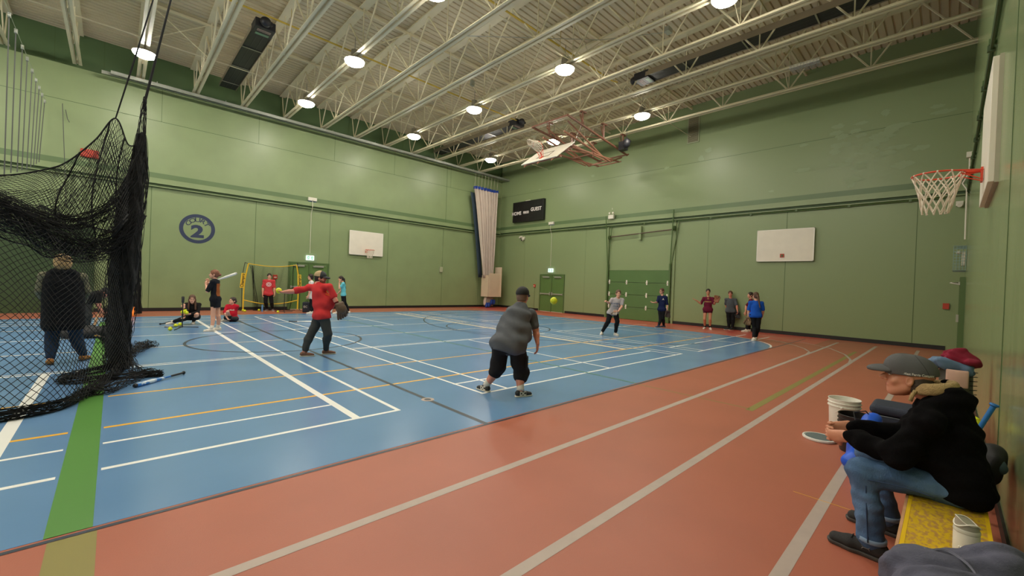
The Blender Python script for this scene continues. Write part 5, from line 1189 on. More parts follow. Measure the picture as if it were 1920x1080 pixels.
# net lying on the floor
m = MB()
bundle(m, [(.15, 8.9, .08), (.02, 8.2, .06), (-.2, 7.2, .06), (-.42, 6.6, .06), (-.9, 6.4, .06), (-1.7, 6.35, .06), (-2.6, 6.5, .06)], .055, 46, .0042, 3, 44, 21)
bundle(m, [(.12, 8.9, .06), (-.25, 8.6, .05), (-.48, 8.35, .05), (-.44, 8.05, .05), (-.1, 8.0, .05), (.25, 8.05, .04), (.55, 7.95, .04)], .05, 36, .0042, 3, 34, 22)
bundle(m, [(.15, 9.0, .06), (.05, 9.4, .07), (.2, 10.1, .08), (.45, 10.9, .06), (.62, 11.2, .03)], lambda t: .16*(1-.5*t), 60, .004, 2, 26, 23, wild=.4)
bundle(m, [(-.3, 7.2, .05), (-.05, 7.15, .06), (.12, 7.5, .05), (.35, 8.0, .04)], .06, 26, .004, 2, 20, 24)
bundle(m, [(.16, 8.8, .2), (.25, 8.3, .08), (.4, 8.1, .04), (.5, 7.9, .03)], .07, 22, .004, 2, 16, 25)
m.build('net_floor_folds', M_twine, NT)
# second gathered net by the far wall with its raising cords
FN = thing('far_cage_net', 'second dark net gathered against the far wall behind the near net column', 'net', (.5, 19.3, 0))
m = MB(); bundle(m, [(.74, 19.3, 3.45), (.62, 19.3, 3.2), (.55, 19.3, 2.4), (.55, 19.3, 1.2), (.56, 19.3, .05)], lambda t: .03+.13*t, 110, .006, .25, 20, 31)
bundle(m, [(.74, 19.3, 3.45), (.3, 19.3, 3.0), (-.3, 19.3, 2.8), (-1.7, 19.2, 3.4)], .05, 16, .006, 1, 20, 32); m.build('gathered_net', M_twine, FN)
m = MB()
for x in (.64, .56): m.tube((x, 19.3, 3.2), (x-.02, 19.3, 6.9), .006, 4)
m.build('hanging_cord', M_twine, FN)
RC_ = thing('net_raising_gear', 'row of pulleys and thin cords that raise the far cage net, upper left', 'pulley line', (-1.75, 17.5, 7))
m = MB(); m.path([(-1.75, 13.6, 7.0), (-1.75, 20.98, 7.0)], .004, 4); m.build('support_cable', M_galv, RC_)
M_cord = mat('cord_grey', (86, 88, 84), rough=.7)
for k, y in enumerate((14.2, 15.05, 16.0, 16.8, 17.7, 18.5, 19.2, 19.9, 20.6)):
    m = MB(); z1 = 3.5+.18*k; m.tube((-1.75, y, 6.98), (-1.76-.01*k, y, z1), .011, 5)
    c_ = m.build('raising_cord', M_cord, RC_)
    m = MB(); m.box((-1.75, y, 6.95), (.05, .05, .10)); m.lathe([(.0, -.02), (.04, -.018), (.03, 0), (.04, .018), (0, .02)], (-1.75, y, 6.93), 12, axis=(1, 0, 0)); m.build('pulley', M_galv, c_)
m = MB(); m.path([(-1.3, 20.9, 6.9), (-1.25, 20.9, 6.6), (-1.2, 20.9, 6.5)], .01, 4); m.tube((-1.35, 20.5, 6.98), (-1.2, 20.5, 3.6), .010, 5); m.build('brace_cord', M_cord, RC_)
# ------------------------------------------------------------------ yellow practice net frame
YN = thing('practice_net', 'yellow-framed portable softball net against the far wall', 'sports net', (5.1, 20.4, 0))
M_yt = mat('frame_tape_yellow', (236, 192, 44), rough=.55); M_rod = mat('frame_rod_black', (26, 26, 28), rough=.4)
vN = View((5.08, 20.2)); p_ = lambda x, y, d=0.: vN.pt(x, y, d)
YT = [p_(466, 494, .05), p_(480, 496.5), p_(505, 499.5), p_(530, 500), p_(556, 497)]
m = MB(); m.path(crv(YT, 20), .035, 6, flat=.5); m.path(crv([p_(466, 494, .05), p_(460, 520), p_(457, 545), p_(455.5, 580)], 12), .028, 6); m.path(crv([p_(556, 497), p_(559.5, 520), p_(559, 550), p_(557.5, 580)], 12), .028, 6)
m.path(crv([p_(456, 562), p_(470, 565.5), p_(490, 569), p_(515, 570), p_(540, 567), p_(557, 563)], 14), .02, 6); m.build('frame_tape', M_yt, YN, smooth=True, angle=60)
m = MB(); m.path(crv([p_(453, 582), p_(453, 545), p_(455, 515), p_(459.5, 492)], 12), .012, 6); m.path(crv([p_(561, 582), p_(562, 545), p_(560.5, 515), p_(557, 493)], 12), .012, 6)
m.path([p_(453, 581), p_(448, 584)], .012, 6); m.path([p_(561, 580), p_(567, 584)], .012, 6); m.path([p_(459.5, 492), p_(466, 494.5, .05)], .012, 6); m.path([p_(557, 493), p_(560, 496)], .012, 6); m.build('frame_rod', M_rod, YN)
for i, (q0, q1) in enumerate(((p_(456.8, 512), p_(453.6, 539.5)), (p_(561, 515), p_(561.5, 541)))):
    d = unit(q1-q0); sd = vN.r; L = np.linalg.norm(q1-q0); c = (q0+q1)/2-vN.a*.05
    m = MB(); m.box(c, (L, .15, .02), ax=(d, unit(sd-d*(sd@d)), np.cross(d, unit(sd-d*(sd@d))))); b_ = m.build('sleeve_banner', M_yt, YN)
    m = MB(); ex = -d; ey = -unit(sd-d*(sd@d)) ; add_text(m, 'Champro', c-vN.a*.014, ex, -ey if (np.cross(ex, -ey)@vN.a) < 0 else ey, .15, 0, .004, sx=1.); m.build('banner_lettering', M_rod, b_)
def s_yn(u, v):
    a = p_(466+90*u, 497+4*sin(pi*u), .05); b = p_(478+66*u, 584, .55); p = a*(1-v)+b*v; p = p+vN.a*.35*sin(pi*v)*sin(pi*u)+vN.r*.03*sin(u*30+v*5); p[2] = max(p[2], .02); return p
m = MB(); net_sheet(m, s_yn, 34, 30, .0022, 1.)
for u0 in (.02, .045, .07, .95): m.path([s_yn(u0+.03*sin(v*3), v) for v in np.linspace(0, 1, 12)], .012, 4)
m.build('netting', M_twine, YN)
m = MB(); bundle(m, [p_(475, 583, .2), p_(500, 581, .4), p_(530, 581, .4), p_(552, 582, .2)], .05, 24, .004, 2, 20, 41); m.build('bottom_fold', M_twine, YN)
# things around it
# ------------------------------------------------------------------ folded ceiling-hung hoop
M_rust = mat('frame_red_oxide', (122, 80, 62), rough=.5, var=.06, vscale=6); M_rustl = mat('frame_pipe_tan', (156, 110, 88), rough=.45)
HT = thing('ceiling_hoop', 'folded ceiling-hung basketball hoop with red-brown pipe frame under the joists', 'basketball hoop', (14, 11, 8.4))
lo, hi_ = V3(11.68, 0, 6.31), V3(12.74, 0, 7.12); up_ = unit(hi_-lo); nrm = unit(V3(-up_[2], 0, up_[0]))
m = MB(); c = (lo+hi_)/2; c[1] = 11.06; m.box(c, (np.linalg.norm(hi_-lo), 1.82, .04), ax=(up_, V3(0, 1, 0), np.cross(up_, V3(0, 1, 0)))); bevel(m.build('board', M_board, HT), .006)
bk = lo+up_*.30+nrm*.02; bk[1] = 11.06
m = MB()
for s_ in ((-.3, .0), (.3, .0)):
    m.beam(bk+V3(0, s_[0], 0)+up_*0, bk+V3(0, s_[0], 0)+up_*.45, .05, .006, up=nrm)
m.beam(bk+V3(0, -.32, 0)+up_*.45, bk+V3(0, .32, 0)+up_*.45, .006, .05, up=up_); m.beam(bk+V3(0, -.32, 0), bk+V3(0, .32, 0), .006, .05, up=up_); m.build('target_square', mat('square_grey', (120, 110, 100), rough=.5), HT)
rim_and_net(HT, bk+nrm*(.2+.228)+up_*0, nrm, up_, netlen=.42, cord=.011, hang=unit(-up_*.4-nrm*.0+V3(-.3, .1, .35)))
m = MB(); T = lambda a, b, r=.035, mi=0: m.tube(a, b, r, 8, mi=mi)
back = lambda y, t, o=.06: V3(*(lo+up_*t-nrm*o))*V3(1, 0, 1)+V3(0, y, 0)
for y in (10.35, 11.06, 11.75): T(back(y, -.12), back(y, 1.35), .028)
for t in (.2, .75, 1.2): T(back(10.1, t, .1), back(12.0, t, .1), .03)
m.build('board_stiffener', M_rustl, HT, smooth=True, angle=40)
m = MB()
T((12.25, 10.15, 8.0), (12.25, 12.0, 8.0)); T((12.25, 10.15, 8.0), (16.9, 10.4, 7.65), .045); T((12.25, 12.0, 8.0), (16.9, 11.9, 7.65), .045); T((16.85, 10.3, 7.66), (16.85, 12.0, 7.66))
for x, y in ((13.25, 10.2), (13.25, 11.95), (14.85, 10.3), (14.85, 11.95), (16.44, 10.35), (16.44, 11.95)):
    zt = 8.46; zb = 8.0-(x-12.25)*.075; T((x-.03, y, zt), (x, y, zb), .035); T((x+.12, y+.25, zt), (x, y, zb), .022)
    m.box((x, y, 8.43), (.32, .12, .05))
T((13.25, 10.2, 8.0), (14.85, 11.95, 7.8), .022); T((14.85, 10.3, 7.85), (13.25, 11.95, 8.0), .022)
m.build('ceiling_frame', M_rust, HT, smooth=True, angle=40)
m = MB()
for y in (10.5, 11.6): T((15.7, y, 7.1), (12.5, y, 7.55), .04); T((15.7, y, 7.1), (16.6, y, 7.5), .035); T((12.85, y, 7.05), (16.4, y, 7.25), .04); T((13.1, y, 7.15), (15.4, y, 7.05), .03)
for x, z in ((13.2, 7.12), (14.4, 7.14), (15.7, 7.12), (16.4, 7.25)): T((x, 10.4, z), (x, 11.7, z), .03)
T((12.95, 11.06, 7.05), (15.5, 11.06, 7.5), .035); T((12.7, 10.5, 8.0), (15.2, 10.55, 7.2), .035); T((12.7, 11.6, 8.0), (15.2, 11.6, 7.2), .035)
m.build('folding_arm', M_rustl, HT, smooth=True, angle=40)
tag(MB().box((15.9, 10.0, 7.72), (.28, .3, .36)).tube((15.9, 9.84, 7.85), (15.9, 9.72, 7.95), .12, 12).build('hoist_motor', M_black), 'black winch motor hanging beside the folded hoop frame', 'motor')
m = MB(); m.tube((15.5, 9.6, 7.75), (15.5, 9.6, 8.45), .01, 5); m.ell((15.5, 9.6, 7.66), (.16, .16, .2)); tag(m.build('ceiling_speaker', M_black, smooth=True), 'small black round-headed unit hanging under the joists right of the hoop', 'speaker')
# ------------------------------------------------------------------ bench, seated man and the gear around him
ZS = .42
M_ply = mat('bench_yellow_worn', (214, 176, 30), rough=.38, vscale=55, col2=(182, 136, 74), thr=(.46, .58), stretch=(.6, 1, 1), bump=.3, bscale=30)
M_plyedge = mat('bench_edge_wood', (196, 150, 112), rough=.5, var=.08, vscale=14)
M_yedge = mat('bench_edge_yellow', (232, 190, 30), rough=.4)
def bench(x0, x1, label):
    t = thing('bench', label, 'bench', ((x0+x1)/2, -.03, 0), 'worn yellow benches')
    m = MB(); m.bb(x0, x1, -.18, .125, ZS-.035, ZS); b = m.build('seat', M_ply, t, label='worn yellow painted seat'); bevel(b, .004)
    m = MB(); m.bb(x0, x1, .125, .137, ZS-.04, ZS-.001, 0); m.bb(x0, x1, .108, .124, ZS, ZS+.0012, 1); m.bb(x0, x1, -.18, -.165, ZS, ZS+.0012, 1); m.build('edge_strip', [M_plyedge, M_yedge], t)
    for x in (x0+.25, x1-.25):
        m = MB(); m.bb(x-.02, x+.02, -.15, .10, 0.0, ZS-.035); m.bb(x-.03, x+.03, -.17, .12, 0, .03); m.build('leg', M_plyedge, t)
bench(.9, 4.28, 'worn yellow wooden bench along the wall with the seated man on it'); bench(4.72, 6.75, 'worn yellow bench farther along the wall carrying the backpack')
# --- the seated man
DEN = mat('denim_blue', (60, 90, 130), rough=.85, vscale=5, col2=(88, 120, 160), thr=(.42, .66), bump=.35, bscale=160, stretch=(1, 1, .5)); DENS = mat('denim_stitch', (44, 66, 100), rough=.9); DENL = mat('denim_hem', (130, 156, 186), rough=.9)
HOOD = mat('hoodie_black', (13, 12, 14), rough=1., spec=.1, var=.15, vscale=5, bump=.35, bscale=140); TAN = mat('fleece_tan', (186, 158, 112), rough=1., var=.14, vscale=50, bump=.9, bscale=160)
CAPG = mat('cap_grey', (84, 84, 86), rough=.85, var=.05, vscale=6, bump=.2, bscale=220); SKM = mat('skin_seated_man', (204, 140, 112), rough=.45, var=.05, vscale=14, bump=.08, bscale=70)
mt = thing('person', 'seated man in grey cap, black hoodie and blue jeans, hands clasped, looking across the court', 'person', (3.5, -.03, 0))
Pv = V3(3.52, -.05, .53); N = V3(3.50, .035, 1.00); Hc = V3(3.50, .155, 1.075)
hipN, hipF = V3(3.40, -.05, .50), V3(3.64, -.05, .50); kN, kF = V3(3.30, .335, .500), V3(3.70, .34, .505); aN, aF = V3(3.31, .275, .10), V3(3.73, .24, .10)
sN, sF = V3(3.315, .055, .885), V3(3.69, .055, .885); eN, eF = V3(3.27, .17, .655), V3(3.73, .17, .67); wN, wF = V3(3.375, .425, .665), V3(3.555, .43, .69)
ax = head_axes((-.02, 1, .04)); ax = (ax[0], unit(V3(-.02, 1, .10)), unit(np.cross(ax[0], unit(V3(-.02, 1, .10)))))
# body: one surface (torso, limbs, neck), head and hands meshed finer in the same object
m = MB(); S = SDF(.04); S.cap(N-V3(0, .04, .12), Pv, .08, .10, flat=((1, 0, 0), 1.4)); S.cap(N-V3(0, .02, .02), Hc-ax[2]*.05-ax[1]*.03, .058, .053, k=.03)
S.cap(sN, sF, .045, .045)
for h_, k_, a_ in ((hipN, kN, aN), (hipF, kF, aF)): S.cap(h_, k_, .07, .05); S.cap(k_, a_+V3(0, 0, -.0), .047, .036)
for s_, e_, w_ in ((sN, eN, wN), (sF, eF, wF)): S.cap(s_, e_, .042, .036, k=.02); S.cap(e_, e_*.55+w_*.45, .036, .035, k=.02); S.cap(e_*.55+w_*.45, w_, .035, .026, k=.02)
S.into(m, .011)
S = SDF(.02); add_head(S, Hc, ax, 1.03)
P_ = lambda x, y, z: Hc+1.03*(x*ax[0]+y*ax[1]+z*ax[2])
S.cap(P_(-.046, .0, -.06), P_(-.024, .05, -.096), .014, .013, k=.03); S.cap(P_(.046, .0, -.06), P_(.024, .05, -.096), .014, .013, k=.03)
S.cap(P_(0, .095, .002), P_(0, .118, -.026), .008, .0115, k=.01); S.into(m, .0045)
for g in (0, 1):
    w_, d_, n_, sd_ = ((wN, V3(.38, .9, -.22), V3(.9, -.38, .1), -1), (wF, V3(-.42, .9, -.20), V3(-.9, -.42, .1), 1))[g]
    S = SDF(.01); add_hand(S, V3(w_)+unit(d_)*.012, unit(d_), n_, 1.06, .74 if g == 0 else .66, sd_, spread=.15, fingers=[.62, .7, .76, .82] if g == 0 else [.55, .62, .7, .8], thumb=1.1)
    for q in range(4): pass
    S.into(m, .0032)
m.build('body', SKM, mt, smooth=True)
face_bits(mt, Hc, ax, 1.03, brow=mat('brow_grey_brown', (104, 78, 62), rough=.8))
m = MB(); S = SDF(.015); A = np.array(ax)
S.ell(P_(0, -.045, -.02), np.array([.079, .064, .075])*1.03, A); S.ell(P_(0, .02, -.03), (.09, .06, .05), A, .01, 's'); S.plane(P_(0, 0, .04), ax[2]); S.fold(.002, 190, 2); S.into(m, .005); m.build('hair', mat('hair_short_dark', (62, 52, 44), rough=.7, var=.25, vscale=60), mt, smooth=True)
# cap
fc = unit(ax[1]*cos(.10)-ax[2]*sin(.10)); uc = np.cross(ax[0], fc); Q = lambda x, y, z: Hc+1.06*(x*ax[0]+y*fc+z*uc); Ac = np.array([ax[0], fc, uc])
S = SDF(.02); S.ell(Q(0, -.012, .034), np.array([.088, .113, .098])*1.06, Ac); S.ell(Q(0, .045, .06), np.array([.07, .06, .065])*1.06, Ac, .04); S.plane(Q(0, -.02, .020), -unit(uc+.05*fc)); m = MB(); S.into(m, .0045)
crown = m.build('cap_crown', CAPG, mt, smooth=True)
S = SDF(.01); S.ell(Q(0, .092, .030), np.array([.074, .094, .030])*1.06, Ac); S.ell(Q(0, .07, -.004), np.array([.1, .13, .040])*1.06, Ac, .004, 's'); S.plane(Q(0, .072, 0), -fc); m = MB(); S.into(m, .004); m.build('cap_brim', CAPG, mt, smooth=True)
def on_cap(a, z, off=1.012):   # a = azimuth from front, z = height in head units
    zz = (z-.034)/.098; r_ = sqrt(max(0, 1-zz*zz)); return Q(-.088*off*r_*sin(a), -.012+.113*off*r_*cos(a), .034+(z-.034)*off)
m = MB()
for az in (.62, 1.9): m.path([on_cap(az+.35*(1-(z-.03)/.1), z, 1.006) for z in np.linspace(.028, .128, 12)], .0016, 4)
m.build('cap_seam', mat('cap_seam_dark', (58, 58, 60), rough=.9), mt)
m = MB(); P = [[on_cap(-.28+.56*i/8, .055+.042*j/5, 1.10) for j in range(6)] for i in range(9)]; m.grid(P)
m.build('cap_patch', mat('leather_patch', (176, 124, 66), rough=.5), mt, label='tan leather patch')
V, Fc = text_mesh('West Ferris Company', .017, .0006); m = MB(); m.add([on_cap(1.86+p[0]/.125, .030+p[1]*1.05-.0*p[0]) for p in V], Fc); m.build('cap_lettering', mat('lettering_cap', (200, 198, 194), rough=.6), mt)
# hoodie
S = SDF(.05); mid = V3(3.50, -.04, .76)
S.cap(N-V3(0, .015, .085), mid, .088, .108, flat=((1, 0, 0), 1.42)); S.cap(mid, Pv+V3(0, -.01, -.02), .108, .128, flat=((1, 0, 0), 1.35)); S.ell(V3(3.5, .06, .66), (.19, .13, .15), k=.07); S.cap(V3(3.41, -.075, .56), V3(3.63, -.075, .56), .115, .115, k=.05); S.cap(V3(3.41, -.085, .50), V3(3.63, -.085, .50), .118, .118, k=.03)
S.cap(sN, sF, .060, .060); S.cap(N-V3(0, .03, .03), N-V3(0, .045, .10), .075, .1, flat=((1, 0, 0), 1.3))
for s_, e_, w_ in ((sN, eN, wN), (sF, eF, wF)):
    S.cap(s_, e_, .068, .066, k=.05); S.cap(e_, e_*.35+w_*.65, .070, .055, k=.03); S.cap(e_*.35+w_*.65, w_-unit(w_-e_)*.055, .055, .043, k=.02); S.cap(w_-unit(w_-e_)*.05, w_-unit(w_-e_)*.01, .036, .035, k=.01)
S.ell(V3(3.5, -.04, .985), (.115, .075, .055), k=.05); S.ell(V3(3.5, -.01, 1.045), (.10, .075, .035), k=.02, op='u')
S.fold(.012, 27, 5, 1.); S.fold(.007, 55, 2, 1.)
S.ell(N+V3(0, .035, .085), (.075, .085, .09), k=.012, op='s'); S.plane(V3(0, -.05, .452), unit(V3(0, .22, -1)))
m = MB(); S.into(m, .008); m.build('hoodie', HOOD, mt, smooth=True)
S = SDF(.02)
for k in range(15):
    a = radians(-150+k*300/14)+pi; c = N+V3(.084*sin(a), .012+.085*cos(a)*-1*-1, .035+.018*cos(a+pi)); 
    S.ell(c, (.02, .02, .034), k=.03)
m = MB(); S.into(m, .006); m.build('fleece_collar', TAN, mt, smooth=True)
m = MB()
m.path([N+V3(-.075, .085, .012), N+V3(-.092, .098, -.015), N+V3(-.098, .105, -.05)], .010, 8); m.build('fleece_edge', TAN, mt, smooth=True)
m = MB(); S = SDF(.01); S.ell(V3(3.39, .02, .53), (.006, .018, .012)); S.ell(V3(3.385, .035, .548), (.005, .012, .008)); S.into(m, .003); m.build('hoodie_emblem', TAN, mt, smooth=True)
# jeans
S = SDF(.05); S.cap(hipN+V3(.02, 0, 0), hipF-V3(.02, 0, 0), .098, .098); S.cap(Pv+V3(0, -.02, .03), Pv+V3(0, -.02, -.0), .10, .10, flat=((1, 0, 0), 1.3))
for h_, k_, a_ in ((hipN, kN, aN), (hipF, kF, aF)):
    S.cap(h_+V3(.01 if h_ is hipN else -.01, 0, 0), k_, .086, .070, k=.04); S.cap(k_, k_*.5+a_*.5+V3(0, -.008, 0), .070, .068, k=.03); S.cap(k_*.5+a_*.5+V3(0, -.008, 0), a_+V3(0, .0, .01), .068, .066, k=.02)
S.fold(.007, 32, 9, 1.3); S.fold(.004, 66, 4, 1.2); S.plane(V3(0, 0, .415), (0, 0, -1)) if 0 else None
S.plane(V3(0, -.2, .085), unit(V3(0, -.12, -1)))
m = MB(); S.into(m, .008); m.build('jeans', DEN, mt, smooth=True)
m = MB()
seam = [(kN*.5+aN*.5)*0+V3(3.30-.071, .30+.0*t, 0) for t in (0,)]
m.path([V3(3.305-.0715, .305-.02*t, .44-.33*t)+V3(.004*sin(t*9), 0, 0) for t in np.linspace(0, 1, 12)], .0035, 5)
m.path([V3(3.305-.0715+.0*t, .315-.33*t, .475+.015*sin(3*t)) for t in np.linspace(0.05, .9, 12)], .003, 5); m.build('jeans_seam', DENS, mt, smooth=True)
for a_ in (aN, aF):
    m = MB(); m.lathe([(.069, -.012), (.0715, -.01), (.0715, .012), (.069, .014)], a_+V3(0, 0, .012), 22, sx=1., sy=1.)
    m.build('jeans_hem', DENL, mt, smooth=True)
# shoes
M_shk = mat('runner_black', (40, 39, 40), rough=.85, bump=.3, bscale=200, var=.1, vscale=30); M_shs = mat('runner_sole_grey', (70, 66, 64), rough=.7, var=.1, vscale=14)
for a_, d_ in ((aN, V3(.10, 1, 0)), (aF, V3(.12, 1, 0))):
    so = shoe(mt, a_+V3(0, .0, .0), d_, M_shk, M_shs, s=1.13, h=.005)
    d = unit(d_); s2 = np.cross(d, V3(0, 0, 1)); c = a_+d*.015-s2*.050+V3(0, 0, -.038)
    m = MB()
    for g in (-1, 1): m.path([c-d*.022*0+d*.018*cos(t)+V3(0, 0, g*.009+g*-.010*sin(t)) for t in np.linspace(0, pi, 8)], .0022, 4)
    m.build('shoe_emblem', mat('emblem_grey', (104, 100, 98), rough=.6), mt)
    m = MB()
    for k in range(4): q0 = a_+d*(.045+.022*k)+V3(0, 0, .012-.014*k); m.path([q0-s2*.028, q0+V3(0, 0, .006), q0+s2*.028], .0035, 5)
    m.build('laces', M_shk, mt)
# --- things on and around the bench
def bucket(x, y, col, label, r0=.128, r1=.15, h=.37, handle=None, labelc=None):
    t = thing('bucket', label, 'bucket', (x, y, 0), 'plastic buckets'); mm = mat('bucket_%d' % col[0], col, rough=.35)
    m = MB(); m.lathe([(0, .004), (r0, .0), (r0+.004, .01), (r1-.006, h-.09), (r1+.006, h-.088), (r1+.006, h-.078), (r1-.004, h-.074), (r1-.002, h-.05), (r1+.007, h-.048), (r1+.007, h-.04), (r1-.002, h-.036), (r1, h-.008), (r1+.005, h-.004), (r1+.003, h), (r1-.004, h-.002), (r0-.006, .012), (0, .01)], (x, y, 0), 40)
    m.build('pail', mm, t, smooth=True, angle=35)
    m = MB(); hd = handle or -.9; P = []
    for k in range(15): a = pi*k/14; P.append(V3(x+(r1+.008)*cos(a), y+(r1+.012)*sin(a)*cos(hd), h-.085+(r1)*sin(a)*sin(hd)))
    m.path(P, .003, 6); m.ell((x-r1-.006, y, h-.085), .012, 8, 6); m.ell((x+r1+.006, y, h-.085), .012, 8, 6); m.build('bail_handle', M_wire if col[0] < 90 else mm, t)
    if labelc:
        m = MB(); P = [[(x+(r1-.004)*cos(a), y+(r1-.004)*sin(a), z) for z in (.19, .235)] for a in np.linspace(radians(170), radians(200), 5)]; m.grid(P); m.build('label_sticker', M_wsole, t)
bucket(6.15, .80, (232, 228, 218), 'white plastic bucket standing beyond the black one'); bucket(5.42, .60, (30, 26, 25), 'black plastic bucket next to the seated man, blue bag against it', labelc=True)
t = thing('seat_pad_disc', 'white bucket lid with grey pad lying on the floor left of the buckets', 'lid', (5.56, .92, 0)); m = MB(); m.lathe([(0, .001), (.150, .001), (.156, .012), (.154, .026), (.138, .028), (.134, .02), (0, .02)], (5.56, .92, 0), 36); m.build('rim', mat('lid_white', (230, 228, 222), rough=.4), t, smooth=True, angle=35)
m = MB(); m.lathe([(.13, .0205), (.125, .027), (0, .028)], (5.56, .92, 0), 30); m.build('pad', mat('pad_grey', (96, 108, 108), rough=.9), t)
# blue bag
t = thing('tote_bag', 'bright blue fabric bag sagging between the black bucket and the seated man', 'bag', (4.88, .46, 0)); S = SDF(.05)
S.ell(V3(4.98, .50, .15), (.17, .11, .17)); S.ell(V3(4.90, .55, .06), (.13, .09, .08)); S.ell(V3(5.05, .47, .33), (.13, .085, .12)); S.ell(V3(5.10, .45, .42), (.07, .06, .06)); S.fold(.010, 30, 3, .8); S.plane((0, 0, .004), (0, 0, -1))
m = MB(); S.into(m, .010); m.build('bag_body', mat('nylon_blue', (26, 88, 214), rough=.4, var=.1, vscale=8), t, smooth=True)
m = MB(); m.path([(4.96, .56, .42), (5.0, .58, .48), (5.05, .5, .5), (5.06, .44, .43)], .006, 6); m.build('bag_strap', M_bshoe, t)
# navy cooler bag
t = thing('cooler_bag', 'navy soft cooler bag with pale piping standing on the floor behind the seated man', 'bag', (6.1, .3, 0)); M_nv = mat('nylon_navy', (42, 48, 66), rough=.7, var=.08, vscale=8)
b = MB().bb(5.92, 6.35, .17, .55, 0, .30).build('cooler_body', M_nv, t); bevel(b, .04, 4); b = MB().bb(5.91, 6.36, .16, .56, .305, .405).build('cooler_lid', M_nv, t); bevel(b, .045, 4)
m = MB(); m.path([(5.91, .56, .302), (6.36, .56, .302), (6.36, .16, .302), (5.91, .16, .302)], .006, 6, closed=True); m.build('piping', mat('piping_grey', (150, 158, 164), rough=.5), t)
m = MB(); m.path([(5.96, .56, .24), (6.0, .59, .16), (6.25, .59, .16), (6.3, .56, .24)], .012, 6, flat=.4); m.build('carry_strap', M_nv, t)
tag(MB().lathe([(0, 0), (.035, 0), (.035, .2), (.03, .22), (.02, .23), (.02, .26), (0, .262)], (5.78, .56, 0), 16).build('water_bottle', mat('bottle_clear_tan', (206, 186, 160), rough=.3), smooth=True, angle=40), 'slim pale drink bottle standing between the black bucket and the cooler bag', 'bottle')
# backpack stack on the far bench
t = thing('backpack', 'peach and grey backpack with black straps standing on the far bench against the wall', 'backpack', (6.0, -.06, ZS))
M_pc = mat('canvas_peach', (206, 166, 150), rough=.8, var=.05, vscale=8); M_gy = mat('canvas_grey', (98, 96, 90), rough=.85, var=.08, vscale=8); M_bk = mat('nylon_black', (27, 26, 29), rough=.7, var=.2, vscale=10)
S = SDF(.05); S.cap(V3(6.05, -.07, .56), V3(6.05, -.07, .84), .12, .115, flat=((1, 0, 0), 1.25)); S.fold(.006, 22, 1, .8); S.plane((0, 0, ZS+.008), (0, 0, -1)); m = MB(); S.into(m, .011); bd = m.build('pack_body', M_gy, t, smooth=True)
m = MB(); P = [[(5.905-.012*sin(pi*i/8)-.03*cos((j-4)*.2), -.02-.15*(i/8)+.02, .72+.165*j/8) for j in range(9)] for i in range(9)]; m.grid(P); o = m.build('front_pocket', M_pc, t, smooth=True); solidify(o, .03, 0); bevel(o, .01)
m = MB()
for k in range(6): z = .66+k*.042; m.path([(5.93, -.16, z), (5.92, -.19, z+.004), (5.97, -.205, z)], .007, 6, flat=.5)
m.build('side_straps', M_bk, t)
m = MB(); m.path([(5.96, .08, .93), (5.93, .09, .82), (5.93, .085, .70), (5.96, .07, .62)], .022, 8, flat=.5); m.build('shoulder_strap', M_bk, t, smooth=True)
m = MB(); m.path([(5.935, .10, .93), (5.90, .112, .82), (5.90, .107, .70), (5.94, .09, .62)], .006, 6); m.build('strap_piping', mat('piping_magenta', (168, 60, 110), rough=.6), t)
def heap(name, label, cat, blobs, m_, fold=(.012, 28, 1), h=.009, cut=None, parent=None):
    S = SDF(.05)
    for c, r in blobs: S.ell(c, r)
    S.fold(fold[0]*1.3, fold[1], fold[2], .9); S.fold(fold[0]*.8, fold[1]*2.1, fold[2]+4, .9)
    if cut is not None: S.plane((0, 0, cut), (0, 0, -1))
    m = MB(); S.into(m, h); return tag(m.build(name, m_, smooth=True), label, cat)
heap('folded_jeans', 'pale blue-grey garment draped over the top of the backpack', 'clothes', [(V3(5.98, .03, .945), (.11, .08, .045)), (V3(6.02, -.08, .935), (.12, .09, .045)), (V3(5.93, -.02, .91), (.04, .09, .05)), (V3(5.95, -.14, .90), (.06, .05, .05)), (V3(5.95, .09, .90), (.05, .04, .06)), (V3(5.95, .14, .84), (.03, .03, .05))], mat('garment_blue_grey', (96, 120, 150), rough=.9, var=.1, vscale=12))
heap('crumpled_sweater', 'crumpled maroon sweater piled on top of the backpack', 'clothes', [(V3(6.02, -.07, .995), (.12, .09, .05)), (V3(5.97, -.14, .975), (.09, .065, .05)), (V3(6.03, -.08, 1.035), (.07, .05, .035)), (V3(5.95, -.02, .97), (.05, .05, .035)), (V3(5.98, -.19, .95), (.06, .04, .04))], mat('knit_maroon', (130, 20, 48), rough=.95, var=.1, vscale=14), (.014, 34, 2))
t = thing('equipment_bag', 'black open equipment bag with camouflage pouch between backpack and bat', 'bag', (5.35, -.05, ZS)); S = SDF(.06)
S.ell(V3(5.3, -.04, .50), (.34, .13, .12)); S.ell(V3(5.55, -.06, .60), (.16, .12, .10)); S.ell(V3(5.0, -.12, .49), (.17, .08, .06)); S.fold(.014, 24, 6, .9); S.plane((0, 0, ZS+.008), (0, 0, -1)); m = MB(); S.into(m, .011); m.build('bag_body', M_bk, t, smooth=True)
m = MB(); S = SDF(.02); S.ell(V3(5.42, -.13, .64), (.06, .05, .035)); S.ell(V3(5.36, -.14, .62), (.05, .035, .02)); S.fold(.006, 60, 2); S.into(m, .006); m.build('camouflage_pouch', mat('camo_pouch', (150, 132, 110), rough=.8, vscale=26, col2=(44, 40, 36), thr=(.48, .54)), t, smooth=True)
softball((4.95, -.160, .594), 'yellow softball on the black bag beside the blue bat handle', rot=1.)
m_ = mat('bat_tape_blue', (28, 106, 176), rough=.5)
